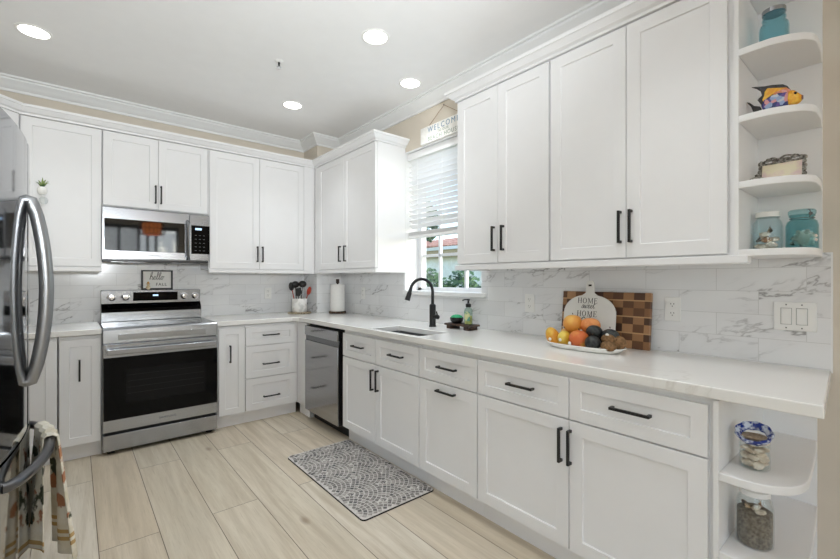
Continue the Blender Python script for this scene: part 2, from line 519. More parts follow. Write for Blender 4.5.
class MB:
    """collects shapes (in local coordinates of T) and links them as ONE mesh object"""

    def __init__(self, T=None):
        self.bm = bmesh.new()
        self.T = T or Matrix.Identity(4)
        self.mi = 0

    def _add(self, vs_, fs):
        v = [self.bm.verts.new(self.T @ Vector(p)) for p in vs_]
        out = []
        for f in fs:
            try:
                fc = self.bm.faces.new([v[i] for i in f])
                fc.material_index = self.mi
                out.append(fc)
            except ValueError:
                pass
        return v, out

    def box(self, x0, x1, y0, y1, z0, z1):
        x0, x1 = min(x0, x1), max(x0, x1)
        y0, y1 = min(y0, y1), max(y0, y1)
        z0, z1 = min(z0, z1), max(z0, z1)
        self._add([(x0, y0, z0), (x1, y0, z0), (x1, y1, z0), (x0, y1, z0), (x0, y0, z1), (x1, y0, z1), (x1, y1, z1), (x0, y1, z1)],
                  [(0, 3, 2, 1), (4, 5, 6, 7), (0, 1, 5, 4), (1, 2, 6, 5), (2, 3, 7, 6), (3, 0, 4, 7)])
        return self

    def prism(self, pts, z0, z1):
        n = len(pts)
        a = sum(pts[i][0] * pts[(i + 1) % n][1] - pts[(i + 1) % n][0] * pts[i][1] for i in range(n))
        if a < 0:
            pts = pts[::-1]
        self._add([(x, y, z0) for x, y in pts] + [(x, y, z1) for x, y in pts],
                  [tuple(range(n - 1, -1, -1)), tuple(range(n, 2 * n))] + [(i, (i + 1) % n, n + (i + 1) % n, n + i) for i in range(n)])
        return self

    def prism_axis(self, pts, a0, a1, axis):
        """pts are (p, q) in the plane normal to axis: x -> (y, z), y -> (x, z)"""
        old = self.T
        if axis == 'x':
            R = Matrix(((0, 0, 1, 0), (1, 0, 0, 0), (0, 1, 0, 0), (0, 0, 0, 1)))
            self.T = old @ R
            self.prism(pts, a0, a1)
        else:
            R = Matrix(((1, 0, 0, 0), (0, 0, -1, 0), (0, 1, 0, 0), (0, 0, 0, 1)))
            self.T = old @ R
            self.prism(pts, -a1, -a0)
        self.T = old
        return self

    def lathe(self, prof, c=(0, 0, 0), seg=28, axis='z', sx=1, sy=1, cap=True):
        old = self.T
        A = Matrix.Translation(c)
        if axis == 'x':
            A = A @ Matrix.Rotation(PI / 2, 4, 'Y')
        elif axis == 'y':
            A = A @ Matrix.Rotation(-PI / 2, 4, 'X')
        self.T = old @ A
        vs_, fs = [], []
        rings = []
        for r, z in prof:
            if r < 1e-6:
                rings.append([len(vs_)])
                vs_.append((0, 0, z))
            else:
                rings.append(list(range(len(vs_), len(vs_) + seg)))
                vs_ += [(r * sx * math.cos(2 * PI * k / seg), r * sy * math.sin(2 * PI * k / seg), z) for k in range(seg)]
        for a, b in zip(rings, rings[1:]):
            for k in range(seg):
                k2 = (k + 1) % seg
                if len(a) == 1 and len(b) == 1:
                    continue
                if len(a) == 1:
                    fs.append((a[0], b[k2], b[k]))
                elif len(b) == 1:
                    fs.append((a[k], a[k2], b[0]))
                else:
                    fs.append((a[k], a[k2], b[k2], b[k]))
        if cap:
            if len(rings[0]) > 1:
                fs.append(tuple(rings[0][::-1]))
            if len(rings[-1]) > 1:
                fs.append(tuple(rings[-1]))
        self._add(vs_, fs)
        self.T = old
        return self

    def cyl(self, c, r, h, axis='z', seg=24):
        return self.lathe([(r, 0), (r, h)], c, seg, axis)

    def tube(self, pts, r, seg=12, flat=None, cap=True):
        """round (or flattened) tube along a polyline; r number or list"""
        pts = [Vector(p) for p in pts]
        n = len(pts)
        rs = r if isinstance(r, (list, tuple)) else [r] * n
        vs_, fs = [], []
        up = None
        for i, p in enumerate(pts):
            d = (pts[min(i + 1, n - 1)] - pts[max(i - 1, 0)]).normalized()
            if up is None:
                up = Vector((0, 0, 1)) if abs(d.z) < .9 else Vector((1, 0, 0))
            a = d.cross(up)
            if a.length < 1e-6:
                a = d.orthogonal()
            a.normalize()
            up = a.cross(d).normalized()
            for k in range(seg):
                t = 2 * PI * k / seg
                vs_.append(p + a * math.cos(t) * rs[i] + up * math.sin(t) * rs[i] * (flat or 1))
        for i in range(n - 1):
            for k in range(seg):
                k2 = (k + 1) % seg
                fs.append((i * seg + k, i * seg + k2, (i + 1) * seg + k2, (i + 1) * seg + k))
        if cap:
            fs.append(tuple(range(seg - 1, -1, -1)))
            fs.append(tuple(range((n - 1) * seg, n * seg)))
        self._add(vs_, fs)
        return self

    def blob(self, c, rx, ry, rz, R=None, fn=None, u=20, v=12):
        """an ellipsoid, optionally rotated and modulated by fn(dir) -> factor"""
        vs_, fs = [], []
        R = R or Matrix.Identity(3)
        C_ = Vector(c)

        def pt(th, ph):
            d = Vector((math.sin(th) * math.cos(ph), math.sin(th) * math.sin(ph), math.cos(th)))
            f = fn(d) if fn else 1
            return C_ + R @ Vector((d.x * rx * f, d.y * ry * f, d.z * rz * f))
        vs_.append(pt(0, 0))
        for i in range(1, v):
            for k in range(u):
                vs_.append(pt(PI * i / v, 2 * PI * k / u))
        vs_.append(pt(PI, 0))
        for k in range(u):
            fs.append((0, 1 + k, 1 + (k + 1) % u))
            fs.append((len(vs_) - 1, 1 + (v - 2) * u + (k + 1) % u, 1 + (v - 2) * u + k))
        for i in range(v - 2):
            for k in range(u):
                a, b = 1 + i * u, 1 + (i + 1) * u
                fs.append((a + k, b + k, b + (k + 1) % u, a + (k + 1) % u))
        self._add(vs_, fs)
        return self

    def grid(self, P, closed_u=False):
        """P[i][j] points -> quad sheet"""
        ni, nj = len(P), len(P[0])
        vs_ = [p for row in P for p in row]
        fs = []
        for i in range(ni - 1):
            for j in range(nj - 1 + (1 if closed_u else 0)):
                j2 = (j + 1) % nj
                fs.append((i * nj + j, i * nj + j2, (i + 1) * nj + j2, (i + 1) * nj + j))
        self._add(vs_, fs)
        return self

    def sweep(self, path, prof):
        """closed profile [(out, z)] swept along a 2-D path, out = right-hand side, mitred"""
        n = len(path)
        P = [Vector(p) for p in path]
        rows = []
        for i in range(n):
            ds = []
            if i > 0:
                ds.append((P[i] - P[i - 1]).normalized())
            if i < n - 1:
                ds.append((P[i + 1] - P[i]).normalized())
            ns = [Vector((d.y, -d.x)) for d in ds]
            if len(ns) == 1:
                m = ns[0]
            else:
                m = (ns[0] + ns[1])
                m = m / max(.2, m.dot(ns[0])) if m.length > 1e-6 else ns[0]
            rows.append([(P[i].x + m.x * o, P[i].y + m.y * o, z) for o, z in prof])
        self.grid(rows, closed_u=True)
        k = len(prof)
        self._add(rows[0], [tuple(range(k))])
        self._add(rows[-1], [tuple(range(k - 1, -1, -1))])
        return self

    def slab(self, us, vs_, hole, lo, hi, extra=()):
        """grid slab in local x/y between lo and hi (z); hole(i, j) True -> no cell; one closed shell"""
        tmp = bmesh.new()
        d = {}

        def gv(x, y):
            k = (round(x, 5), round(y, 5))
            if k not in d:
                d[k] = tmp.verts.new((x, y, lo))
            return d[k]
        for i in range(len(us) - 1):
            for j in range(len(vs_) - 1):
                if hole(i, j):
                    continue
                tmp.faces.new([gv(us[i], vs_[j]), gv(us[i + 1], vs_[j]), gv(us[i + 1], vs_[j + 1]), gv(us[i], vs_[j + 1])])
        for tri in extra:
            tmp.faces.new([gv(*p) for p in tri])
        r = bmesh.ops.extrude_face_region(tmp, geom=tmp.faces[:])
        bmesh.ops.translate(tmp, verts=[e for e in r['geom'] if isinstance(e, bmesh.types.BMVert)], vec=(0, 0, hi - lo))
        bmesh.ops.recalc_face_normals(tmp, faces=tmp.faces[:])
        tmp.verts.index_update()
        self._add([v.co for v in tmp.verts], [tuple(v.index for v in f.verts) for f in tmp.faces])
        tmp.free()
        return self

    def build(self, name, mat, parent=None, bevel=0, smooth=True, angle=38, weld=False, recalc=True):
        if weld:
            bmesh.ops.remove_doubles(self.bm, verts=self.bm.verts[:], dist=1e-5)
        if recalc:
            bmesh.ops.recalc_face_normals(self.bm, faces=self.bm.faces[:])
        me = bpy.data.meshes.new(name)
        self.bm.to_mesh(me)
        self.bm.free()
        me.transform(wm(parent).inverted())
        for m in (mat if isinstance(mat, (list, tuple)) else [mat]):
            me.materials.append(m)
        if smooth:
            for p in me.polygons:
                p.use_smooth = True
            me.set_sharp_from_angle(angle=math.radians(angle))
        o = bpy.data.objects.new(name, me)
        COL.objects.link(o)
        if parent:
            o.parent = parent
            WORLD[o.name] = wm(parent).copy()
        if bevel:
            b = o.modifiers.new('bevel', 'BEVEL')
            b.width = bevel
            b.segments = 2
            b.limit_method = 'ANGLE'
            b.angle_limit = math.radians(40)
            b.harden_normals = False
        return o


def tag(o, label, cat, group=None, kind=None):
    o['label'] = label
    o['category'] = cat
    if group:
        o['group'] = group
    if kind:
        o['kind'] = kind
    return o


def thing(name, label, cat, loc=(0, 0, 0), rz=0, group=None):
    o = bpy.data.objects.new(name, None)
    o.empty_display_size = .05
    o.location = loc
    o.rotation_euler = (0, 0, rz)
    COL.objects.link(o)
    WORLD[o.name] = Matrix.Translation(loc) @ Matrix.Rotation(rz, 4, 'Z')
    return tag(o, label, cat, group)


def struct(o):
    o['kind'] = 'structure'
    return o


def letters(body, size, mat, name, parent, M4, extrude=.0006, shear=0, spacing=1.0, align='CENTER', weight=0):
    """a line of lettering as a flat raised mesh, laid with matrix M4"""
    cu = bpy.data.curves.new(name, 'FONT')
    cu.body = body
    cu.size = size
    cu.extrude = extrude
    cu.shear = shear
    cu.offset = weight
    cu.space_character = spacing
    cu.align_x = align
    cu.resolution_u = 3
    tmp = bpy.data.objects.new('tmp', cu)
    COL.objects.link(tmp)
    me = bpy.data.meshes.new_from_object(tmp.evaluated_get(bpy.context.evaluated_depsgraph_get()))
    bpy.data.objects.remove(tmp)
    bpy.data.curves.remove(cu)
    me.transform(wm(parent).inverted() @ M4)
    me.materials.clear()
    me.materials.append(mat)
    o = bpy.data.objects.new(name, me)
    COL.objects.link(o)
    o.parent = parent
    WORLD[o.name] = wm(parent).copy()
    return o


def face_right_wall(x, y, z):      # lettering plane that looks towards -x
    return Matrix(((0, 0, -1, x), (-1, 0, 0, y), (0, 1, 0, z), (0, 0, 0, 1)))


def face_back_wall(x, y, z):       # lettering plane that looks towards -y
    return Matrix(((1, 0, 0, x), (0, 0, -1, y), (0, 1, 0, z), (0, 0, 0, 1)))


def spline(pts, n=6):
    """Catmull-Rom through 2-D/3-D points"""
    P = [Vector(p).to_3d() if len(p) == 2 else Vector(p) for p in pts]
    P = [P[0]] + P + [P[-1]]
    out = []
    for i in range(1, len(P) - 2):
        a, b, c, d = P[i - 1:i + 3]
        for k in range(n):
            t = k / n
            out.append(.5 * ((2 * b) + (c - a) * t + (2 * a - 5 * b + 4 * c - d) * t * t + (3 * b - a - 3 * c + d) * t ** 3))
    out.append(P[-2])
    return out


# cursive letter strokes, x-height 1, advance in the last entry
SCRIPT = {
    'h': ([(0, .1), (.35, 1.2), (.5, 2.05), (.3, 2.2), (.15, 1.6), (.1, 0), (.2, .7), (.5, 1.0), (.65, .75), (.6, .1), (.8, .05)], .8),
    'e': ([(0, .15), (.4, .5), (.6, .85), (.35, 1.0), (.15, .6), (.25, .1), (.55, .05), (.8, .3)], .75),
    'l': ([(0, .2), (.4, 1.2), (.5, 2.0), (.3, 2.15), (.2, 1.4), (.25, .2), (.45, .02), (.6, .25)], .58),
    'o': ([(0, .3), (.3, .95), (.12, .6), (.25, .05), (.55, .2), (.6, .75), (.35, 1.0), (.6, .85), (.95, .9)], .9),
    's': ([(0, .1), (.4, .9), (.45, 1.1), (.6, .6), (.55, .1), (.2, .02), (.6, .1), (.8, .3)], .75),
    'w': ([(0, .3), (.15, .95), (.2, .2), (.4, .05), (.6, .9), (.62, .2), (.85, .05), (1.05, .9), (1.3, .85)], 1.2),
    't': ([(0, .2), (.3, 1.1), (.38, 1.7), (.3, .4), (.45, .05), (.7, .3)], .65),
}


def cursive(word, h, r, mat, name, parent, M4, width=None):
    mb = MB(M4)
    x = 0
    paths = []
    for ch in word:
        st, adv = SCRIPT[ch]
        paths.append([(px + x + .25 * py * .6, py) for px, py in st])
        if ch == 't':
            paths.append([(x + .1 + .45, 1.2), (x + .95, 1.3)])
        x += adv
    for p in paths:
        pts = [((px - x / 2) * h, py * h, 0) for px, py in p]
        mb.tube(spline(pts, 5), r, 6, flat=.5)
    return mb.build(name, mat, parent)


SERIF = {   # strokes x0, y0, x1, y1, thickness on a unit-high letter
    'H': ([(.12, 0, .12, 1, .13), (.68, 0, .68, 1, .13), (.12, .52, .68, .52, .05), (0, 0, .25, 0, .05), (0, 1, .25, 1, .05), (.55, 0, .8, 0, .05), (.55, 1, .8, 1, .05)], .86),
    'M': ([(.12, 0, .12, 1, .05), (.88, 0, .88, 1, .13), (.14, 1, .5, .05, .12), (.5, .05, .86, 1, .05), (0, 0, .24, 0, .05), (0, 1, .18, 1, .05), (.76, 0, 1, 0, .05), (.84, 1, 1, 1, .05)], 1.06),
    'E': ([(.12, 0, .12, 1, .13), (0, 0, .6, 0, .05), (0, 1, .6, 1, .05), (.12, .52, .45, .52, .05), (.6, 0, .62, .25, .04), (.6, 1, .6, .78, .04), (.45, .4, .45, .64, .04)], .7),
    'O': (None, .9),
}


def serif(word, h, mat, name, parent, M4, d=.0006):
    mb = MB(M4)
    x = 0
    tot = sum(SERIF[c][1] for c in word) * 1.16 - .16 * .7
    for ch in word:
        st, adv = SERIF[ch]
        if ch == 'O':
            ring = []
            for k in range(25):
                t = 2 * PI * k / 24
                ring.append([((x + .41 + .41 * math.cos(t) - tot / 2) * h, (.5 + .52 * math.sin(t)) * h, d),
                             ((x + .41 + (.27) * math.cos(t) - tot / 2) * h, (.5 + .47 * math.sin(t)) * h, d)])
            mb.grid(ring)
        else:
            for x0, y0, x1, y1, w in st:
                a = Vector((x0 + x - tot / 2, y0)) * h
                b = Vector((x1 + x - tot / 2, y1)) * h
                dd = (b - a).normalized()
                nn = Vector((-dd.y, dd.x)) * w * h / 2
                mb._add([(*(a + nn), d), (*(a - nn), d), (*(b - nn), d), (*(b + nn), d)], [(0, 1, 2, 3)])
        x += adv * 1.16
    return mb.build(name, mat, parent, smooth=False)


# ================================================================== SETTING
XL = -3.16
REAR = -8.2
XD = -5.7         # far side of the dining area

struct(MB().box(XD - .2, .2, REAR - .2, .2, -.06, 0).build('floor', M['floor']))
struct(MB().box(XD - .2, .2, REAR - .2, .2, CEIL, CEIL + .1).build('ceiling', M['ceiling']))
struct(MB().box(XL - .12, .2, 0, .16, 0, CEIL).build('wall_back', M['beige']))
struct(MB().box(-.29, 0, -.33, 0, .0, CEIL).build('wall_corner', M['beige']))
struct(MB().box(XL - .12, XL, -3.0, 0, 0, CEIL).box(XD, XL - .12, -3.0, -2.88, 0, CEIL).build('wall_left', M['beige']))
# right wall with the window opening: local x -> y, local y -> z
RW = Matrix(((0, 0, 1, 0), (1, 0, 0, 0), (0, 1, 0, 0), (0, 0, 0, 1)))
WY0, WY1, WZ0, WZ1 = -2.38, -1.467, 1.165, 2.39
struct(MB(RW).slab([REAR, WY0, WY1, .16], [0, WZ0, WZ1, CEIL], lambda i, j: i == 1 and j == 1, 0, .2).build('wall_right', M['beige']))
# rear wall with the opening of the big dining window: local x -> x, local y -> z
BW = Matrix(((1, 0, 0, 0), (0, 0, -1, 0), (0, 1, 0, 0), (0, 0, 0, 1)))
struct(MB(BW).slab([XD, -3.44, -.26, .2], [0, .88, 2.56, CEIL], lambda i, j: i == 1 and j == 1, -REAR, -REAR + .2).build('wall_rear', M['beige']))
struct(MB(RW).slab([REAR, -7.6, -4.6, -3.0], [0, .25, 2.6, CEIL], lambda i, j: i == 1 and j == 1, XD - .2, XD).build('wall_side', M['beige']))

# crown moulding of the room
CR = [(0, 2.682), (.012, 2.682), (.014, 2.70), (.024, 2.706), (.04, 2.725), (.062, 2.742), (.072, 2.752), (.074, 2.764), (.088, 2.767), (.09, CEIL), (0, CEIL)]
struct(MB().sweep([(XL, -2.9), (XL, 0), (-.29, 0), (-.29, -.33), (0, -.33), (0, -7.9)], CR).build('trim_1', M['trim'], angle=25))
struct(MB().box(-.012, 0, -8.0, -4.2, 0, .13).build('baseboard_right', M['trim'], bevel=.004))

# marble tile on the walls between counter and cabinets
TZ0, TZ1 = .905, 1.372
t = MB(RW).slab([-4.161, WY0, WY1, -.33], [TZ0, WZ0 - .03, TZ1], lambda i, j: i == 1 and j == 1, -.010, 0)
t.T = Matrix.Identity(4)
struct(t.build('backsplash_right', M['tile_right']))
struct(MB().box(-.29, -.0, -.34, -.33, TZ0, TZ1).build('backsplash_corner', M['tile_back']))
struct(MB().box(-.30, -.29, -.34, -.01, TZ0, TZ1).build('backsplash_column', M['tile_right']))
struct(MB().box(XL, -.30, -.01, 0, TZ0, 1.86).build('backsplash_back', M['tile_back']))
struct(MB().box(-.011, 0, -4.166, -4.161, TZ0, TZ1).build('trim_2', M['trim']))

# window 1
wn1 = bpy.data.objects.new('window_1', None)
COL.objects.link(wn1)
struct(wn1)
f = MB()
FX = .17
for a in ((WY0, WY0 + .06, WZ0, WZ1), (WY1 - .06, WY1, WZ0, WZ1), (WY0, WY1, WZ0, WZ0 + .035), (WY0, WY1, WZ1 - .05, WZ1)):
    f.box(FX - .03, FX + .03, *a)
f.build('window_frame', M['vinyl'], wn1, bevel=.004)
f = MB()
for y in (-1.745, -2.055):
    f.box(FX - .012, FX + .016, y - .012, y + .012, WZ0 + .03, WZ1 - .04)
for z in (1.478, 1.78, 2.08):
    f.box(FX - .012, FX + .016, WY0 + .05, WY1 - .05, z - (.02 if z == 1.78 else .012), z + (.02 if z == 1.78 else .012))
f.build('window_bars', M['vinyl'], wn1, bevel=.003)
MB().box(FX - .002, FX + .002, WY0 + .05, WY1 - .05, WZ0 + .03, WZ1 - .04).build('window_pane', M['pane'], wn1)
MB().box(-.03, FX - .03, WY0 - .045, WY1, WZ0 - .03, WZ0 + .005).build('window_sill', M['trim'], wn1, bevel=.004)
# painted jambs and head lining of the recess
MB().box(-.004, FX - .03, WY1 - .012, WY1, WZ0 + .005, WZ1).box(-.004, FX - .03, WY0, WY0 + .012, WZ0 + .005, WZ1)\
    .box(-.004, FX - .03, WY0 + .012, WY1 - .012, WZ1 - .012, WZ1).build('window_jamb', M['trim'], wn1)

# dining windows behind the camera
def big_window(n, T, us, z0, z1, label=None):
    w_ = bpy.data.objects.new('window_%d' % n, None)
    COL.objects.link(w_)
    struct(w_)
    m = MB(T)
    for u in us:
        m.box(u - .03, u + .03, z0, z1, -.03, .05)
    m.box(us[0], us[-1], z0, z0 + .09, -.03, .05).box(us[0], us[-1], z1 - .09, z1, -.03, .05)
    m.build('window_frame', M['black_plastic'], w_, bevel=.003)
    s_ = MB(T)
    for a, b in zip(us, us[1:]):
        z = z0 + .10
        while z < z1 - .1:
            h = .040 if n == 2 and a < -1.1 else .024
            s_.box(a + .035, b - .035, z, z + h, -.055, -.05)
            z += .056
    s_.build('window_slats', M['blind'], w_)


big_window(2, Matrix(((1, 0, 0, 0), (0, 0, -1, REAR - .06), (0, 1, 0, 0), (0, 0, 0, 1))), [-3.42, -2.6, -1.85, -1.47, -1.09, -.91, -.735, -.28], .89, 2.55)
big_window(3, Matrix(((0, 0, -1, XD - .06), (1, 0, 0, 0), (0, 1, 0, 0), (0, 0, 0, 1))), [-7.58, -6.6, -5.6, -4.62], .27, 2.58)  # unseen side window, added to let in more light

# ================================================================== OUTSIDE THE WINDOW
struct(MB().box(.2, 40, -8.4, 40, -.12, -.02).box(-12, 40, -24, -8.4, -.12, -.02).build('ground_outside', M['grass']))
hs = thing('neighbour_house', 'cream house with terracotta tile roof seen through the kitchen window', 'house', (14, 14, 0))
MB().box(14.4, 22, 4, 26, -.05, 2.9).build('wall', M['stucco'], hs)
MB().box(13.9, 14.4, 3.6, 26.4, 2.56, 2.96).build('fascia', M['fascia'], hs)
MB().box(13.75, 13.9, 3.6, 26.4, 2.96, 3.14).build('gutter', M['vinyl'], hs)
r_ = MB()
y = 3.6
while y < 26:
    pts = [(y + .3 * k / 6, .07 * math.sin(PI * k / 6)) for k in range(7)]
    for a, b in zip(pts, pts[1:]):
        r_._add([(13.7, a[0], 3.14 + a[1]), (13.7, b[0], 3.14 + b[1]), (18, b[0], 4.1 + b[1]), (18, a[0], 4.1 + a[1])], [(0, 1, 2, 3)])
    y += .3
r_.box(18, 22, 3.6, 26.3, 4.0, 4.1)
r_.build('roof', M['rooftile'], hs, recalc=False)


def bush(name, label, cat, c, rx, ry, rz, n, size, mat, trunk=None, group=None):
    root = thing(name, label, cat, (c[0], c[1], 0), group=group)
    m = MB()
    for i in range(n):
        th, ph = math.acos(random.uniform(-.8, 1)), random.uniform(0, 2 * PI)
        k = random.uniform(.7, 1.0)
        p = Vector((c[0] + rx * k * math.sin(th) * math.cos(ph), c[1] + ry * k * math.sin(th) * math.sin(ph), c[2] + rz * k * math.cos(th)))
        a = Vector((random.gauss(0, 1), random.gauss(0, 1), random.gauss(0, 1))).normalized()
        b = a.orthogonal().normalized()
        s = size * random.uniform(.6, 1.3)
        m._add([p - a * s, p + b * s * .45, p + a * s, p - b * s * .45], [(0, 1, 2, 3)])
    m.build('foliage', mat, root, smooth=False, recalc=False)
    if trunk:
        MB().tube([(c[0], c[1], 0), (c[0] + .05, c[1], c[2] * .6), (c[0], c[1] + .05, c[2])], [trunk, trunk * .8, trunk * .4]).build('trunk', M['barkwood'], root)
    return root


for i, (hx, hy, lab) in enumerate(((2.7, 1.95, 'green leafy hedge bush outside the window, left of the panes'),
                                   (2.6, 1.15, 'green leafy hedge bush outside the middle window pane'),
                                   (2.6, .35, 'green leafy hedge bush outside, behind the lower right pane'))):
    bush('hedge_bush', lab, 'bush', (hx, hy, .75), .45, .34, .72, 1500, .06, M['leaf_hedge'], .03, 'hedge bushes outside the kitchen window')
bush('garden_tree', 'leafy green tree behind the neighbouring roof, seen between the blind slats', 'tree', (13, 13.9, 4.6), 1.2, 1.0, 1.5, 2200, .16, M['leaf_hedge'], .12)


bush('garden_tree', 'dark garden tree behind the dining windows, mirrored in the left of the microwave door', 'tree', (-1.9, -15, 3.0), 2.2, 1.2, 1.9, 2200, .2, M['leaf_hedge'], .14)
pt0 = thing('palm_tree', 'palm tree outside the dining windows, mirrored at the right of the microwave door', 'tree', (.9, -17, 0))
MB().tube([(.9, -17, 0), (.95, -17, 1.6), (.9, -17, 3.1)], [.16, .13, .10]).build('trunk', M['barkwood'], pt0)
m = MB()
for i in range(15):
    a = i * 2.4
    L = random.uniform(1.2, 1.7)
    pts = [Vector((.9 + math.cos(a) * L * q, -17 + math.sin(a) * L * q, 3.1 + .9 * q - 1.5 * q * q)) for q in (0, .35, .7, 1)]
    m.tube(spline(pts, 3), [.05] + [.14] * 8 + [.01], 6, flat=.15)
m.build('fronds', M['leaf_hedge'], pt0)

# ================================================================== CABINETS
def shaker(mb, x0, x1, z0, z1, yf, th=.02, st=.058, rec=.008):
    """one shaker front with a recessed flat panel, its face at local y = -yf"""
    o, i = -yf, -yf + rec
    xa, xb, za, zb = x0 + st, x1 - st, z0 + st, z1 - st
    b = -yf + th
    vs_ = [(x0, o, z0), (x1, o, z0), (x1, o, z1), (x0, o, z1),
           (xa, o, za), (xb, o, za), (xb, o, zb), (xa, o, zb),
           (xa + .002, i, za + .002), (xb - .002, i, za + .002), (xb - .002, i, zb - .002), (xa + .002, i, zb - .002),
           (x0, b, z0), (x1, b, z0), (x1, b, z1), (x0, b, z1)]
    fs = [(0, 1, 5, 4), (1, 2, 6, 5), (2, 3, 7, 6), (3, 0, 4, 7),
          (4, 5, 9, 8), (5, 6, 10, 9), (6, 7, 11, 10), (7, 4, 8, 11), (8, 9, 10, 11),
          (1, 0, 12, 13), (2, 1, 13, 14), (3, 2, 14, 15), (0, 3, 15, 12), (13, 12, 15, 14)]
    mb._add(vs_, fs)


def pull(T, x, z, yf, vert, L=.148, parent=None):
    m = MB(T)
    w = .0055
    s = .030
    if vert:
        m.box(x - w, x + w, -yf - s, -yf - s + .011, z - L / 2, z + L / 2)
        for e in (-1, 1):
            m.box(x - w, x + w, -yf - s + .01, -yf, z + e * (L / 2 - .006) - .006, z + e * (L / 2 - .006) + .006)
    else:
        m.box(x - L / 2, x + L / 2, -yf - s, -yf - s + .011, z - w, z + w)
        for e in (-1, 1):
            m.box(x + e * (L / 2 - .006) - .006, x + e * (L / 2 - .006) + .006, -yf - s + .01, -yf, z - w, z + w)
    return m.build('handle', M['black'], parent, bevel=.0015)


def cabinet(name, label, cat, loc, rz, w, d, z0, z1, fronts, yf, toe=None, group=None, body=True, cut=None):
    """fronts: (kind, x0, x1, z0, z1, handle) with handle None or ('v'|'h', x, z)"""
    root = thing(name, label, cat, loc, rz, group)
    T = wm(root)
    if body:
        if cut:     # open-topped carcass, for the sink cabinet
            m = MB(T)
            m.box(.001, .018, -d, -.002, z0, z1).box(w - .018, w - .001, -d, -.002, z0, z1).box(.018, w - .018, -d, -.002, z0, z0 + .018)
            m.box(.018, w - .018, -.012, -.002, z0 + .018, z1).box(.018, w - .018, -d, -d + .018, z0 + .018, z1)
            m.build('body', M['white'], root)
        else:
            MB(T).box(.001, w - .001, -d, -.002, z0, z1).build('body', M['white'], root, bevel=.001)
    if toe:
        MB(T).box(0, w, -toe, -toe + .04, 0, z0).build('toe_kick', M['white'], root)
    for kind, x0, x1, a, b, h in fronts:
        m = MB(T)
        shaker(m, x0, x1, a, b, yf, st=.058 if (b - a) > .2 and (x1 - x0) > .25 else (.052 if kind == 'door' else .05))
        o = m.build(kind, M['white'], root, bevel=.0012)
        if h:
            pull(T, h[1], h[2], yf, h[0] == 'v', parent=o)
    return root


G = .0017        # half the reveal between fronts
UZ0, UZ1, UB0, UB1 = 1.367, 2.426, 1.36, 2.432
UD, UF = .313, .334          # wall cabinets: carcass depth, door face
GW = 'white shaker wall cabinets'
GB = 'white shaker base cabinets'


def doors(xs, z0, z1, handles):
    return [('door', xs[i] + G, xs[i + 1] - G, z0, z1, handles[i]) for i in range(len(xs) - 1)]


# --- wall cabinets along the back wall (local x = world x)
cabinet('wall_cabinet', 'tall white single-door wall cabinet left of the microwave', 'cabinet', (-2.55, 0, 0), 0, .46, UD, UB0, UB1,
        doors([.004, .456], UZ0, UZ1, [None]), UF, group=GW)
cabinet('wall_cabinet', 'short white two-door cabinet directly above the microwave', 'cabinet', (-2.088, 0, 0), 0, .749, UD, 1.842, UB1,
        doors([.003, .369, .746], 1.849, UZ1, [('v', .349, 1.969), ('v', .388, 1.969)]), UF, group=GW)
cabinet('wall_cabinet', 'white two-door wall cabinet on the back wall, right of the microwave', 'cabinet', (-1.336, 0, 0), 0, 1.044, UD, UB0, UB1,
        doors([.008, .447, .896], UZ0, UZ1, [('v', .423, 1.508), ('v', .471, 1.508)]) + [], UF, group=GW)
fp = next(o for o in COL.objects if o.get('label', '').startswith('white two-door wall cabinet on the back wall'))
MB().box(-.437, -.324, -.331, -.313, UB0, UB1).build('filler', M['white'], fp, bevel=.001)
# diagonal corner wall cabinet at the left end
dc = thing('wall_cabinet', 'white diagonal corner wall cabinet at the far left, half hidden by the refrigerator', 'cabinet', (XL, 0, 0), 0, GW)
MB().prism([(XL, 0), (-2.552, 0), (-2.552, -.318), (-2.827, -.593), (XL, -.593)], UB0, UB1).build('body', M['white'], dc, bevel=.001)
T45 = Matrix.Translation((-2.552, -.318, 0)) @ Matrix.Rotation(PI / 4, 4, 'Z') @ Matrix.Translation((-.389, 0, 0))
m = MB(T45)
shaker(m, .030, .362, UZ0, UZ1, .021)
m.build('door', M['white'], dc, bevel=.0012)

# --- wall cabinets along the right wall (local x = world -y)
R90 = -PI / 2
RU, RUF = .299, .320
cabinet('wall_cabinet', 'white two-door wall cabinet in the corner, left of the window', 'cabinet', (0, -.336, 0), R90, 1.142, RU, UB0, UB1,
        doors([.082, .603, 1.139], UZ0, UZ1, [('v', .553, 1.508), ('v', .651, 1.508)]), RUF, group=GW)
cabinet('wall_cabinet', 'white narrow two-door wall cabinet just right of the window', 'cabinet', (0, -2.437, 0), R90, .69, RU, UB0, UB1,
        doors([.003, .342, .687], UZ0, UZ1, [('v', .316, 1.511), ('v', .386, 1.511)]), RUF, group=GW)
cabinet('wall_cabinet', 'large white two-door wall cabinet beside the open shelves', 'cabinet', (0, -3.129, 0), R90, .797, RU, UB0, UB1,
        doors([.003, .395, .777], UZ0, UZ1, [('v', .371, 1.508), ('v', .419, 1.508)]), RUF, group=GW)

fp = next(o for o in COL.objects if o.get('label', '').startswith('white two-door wall cabinet in the corner'))
MB().box(-.317, -.299, -.415, -.337, UB0, UB1).build('filler', M['white'], fp, bevel=.001)

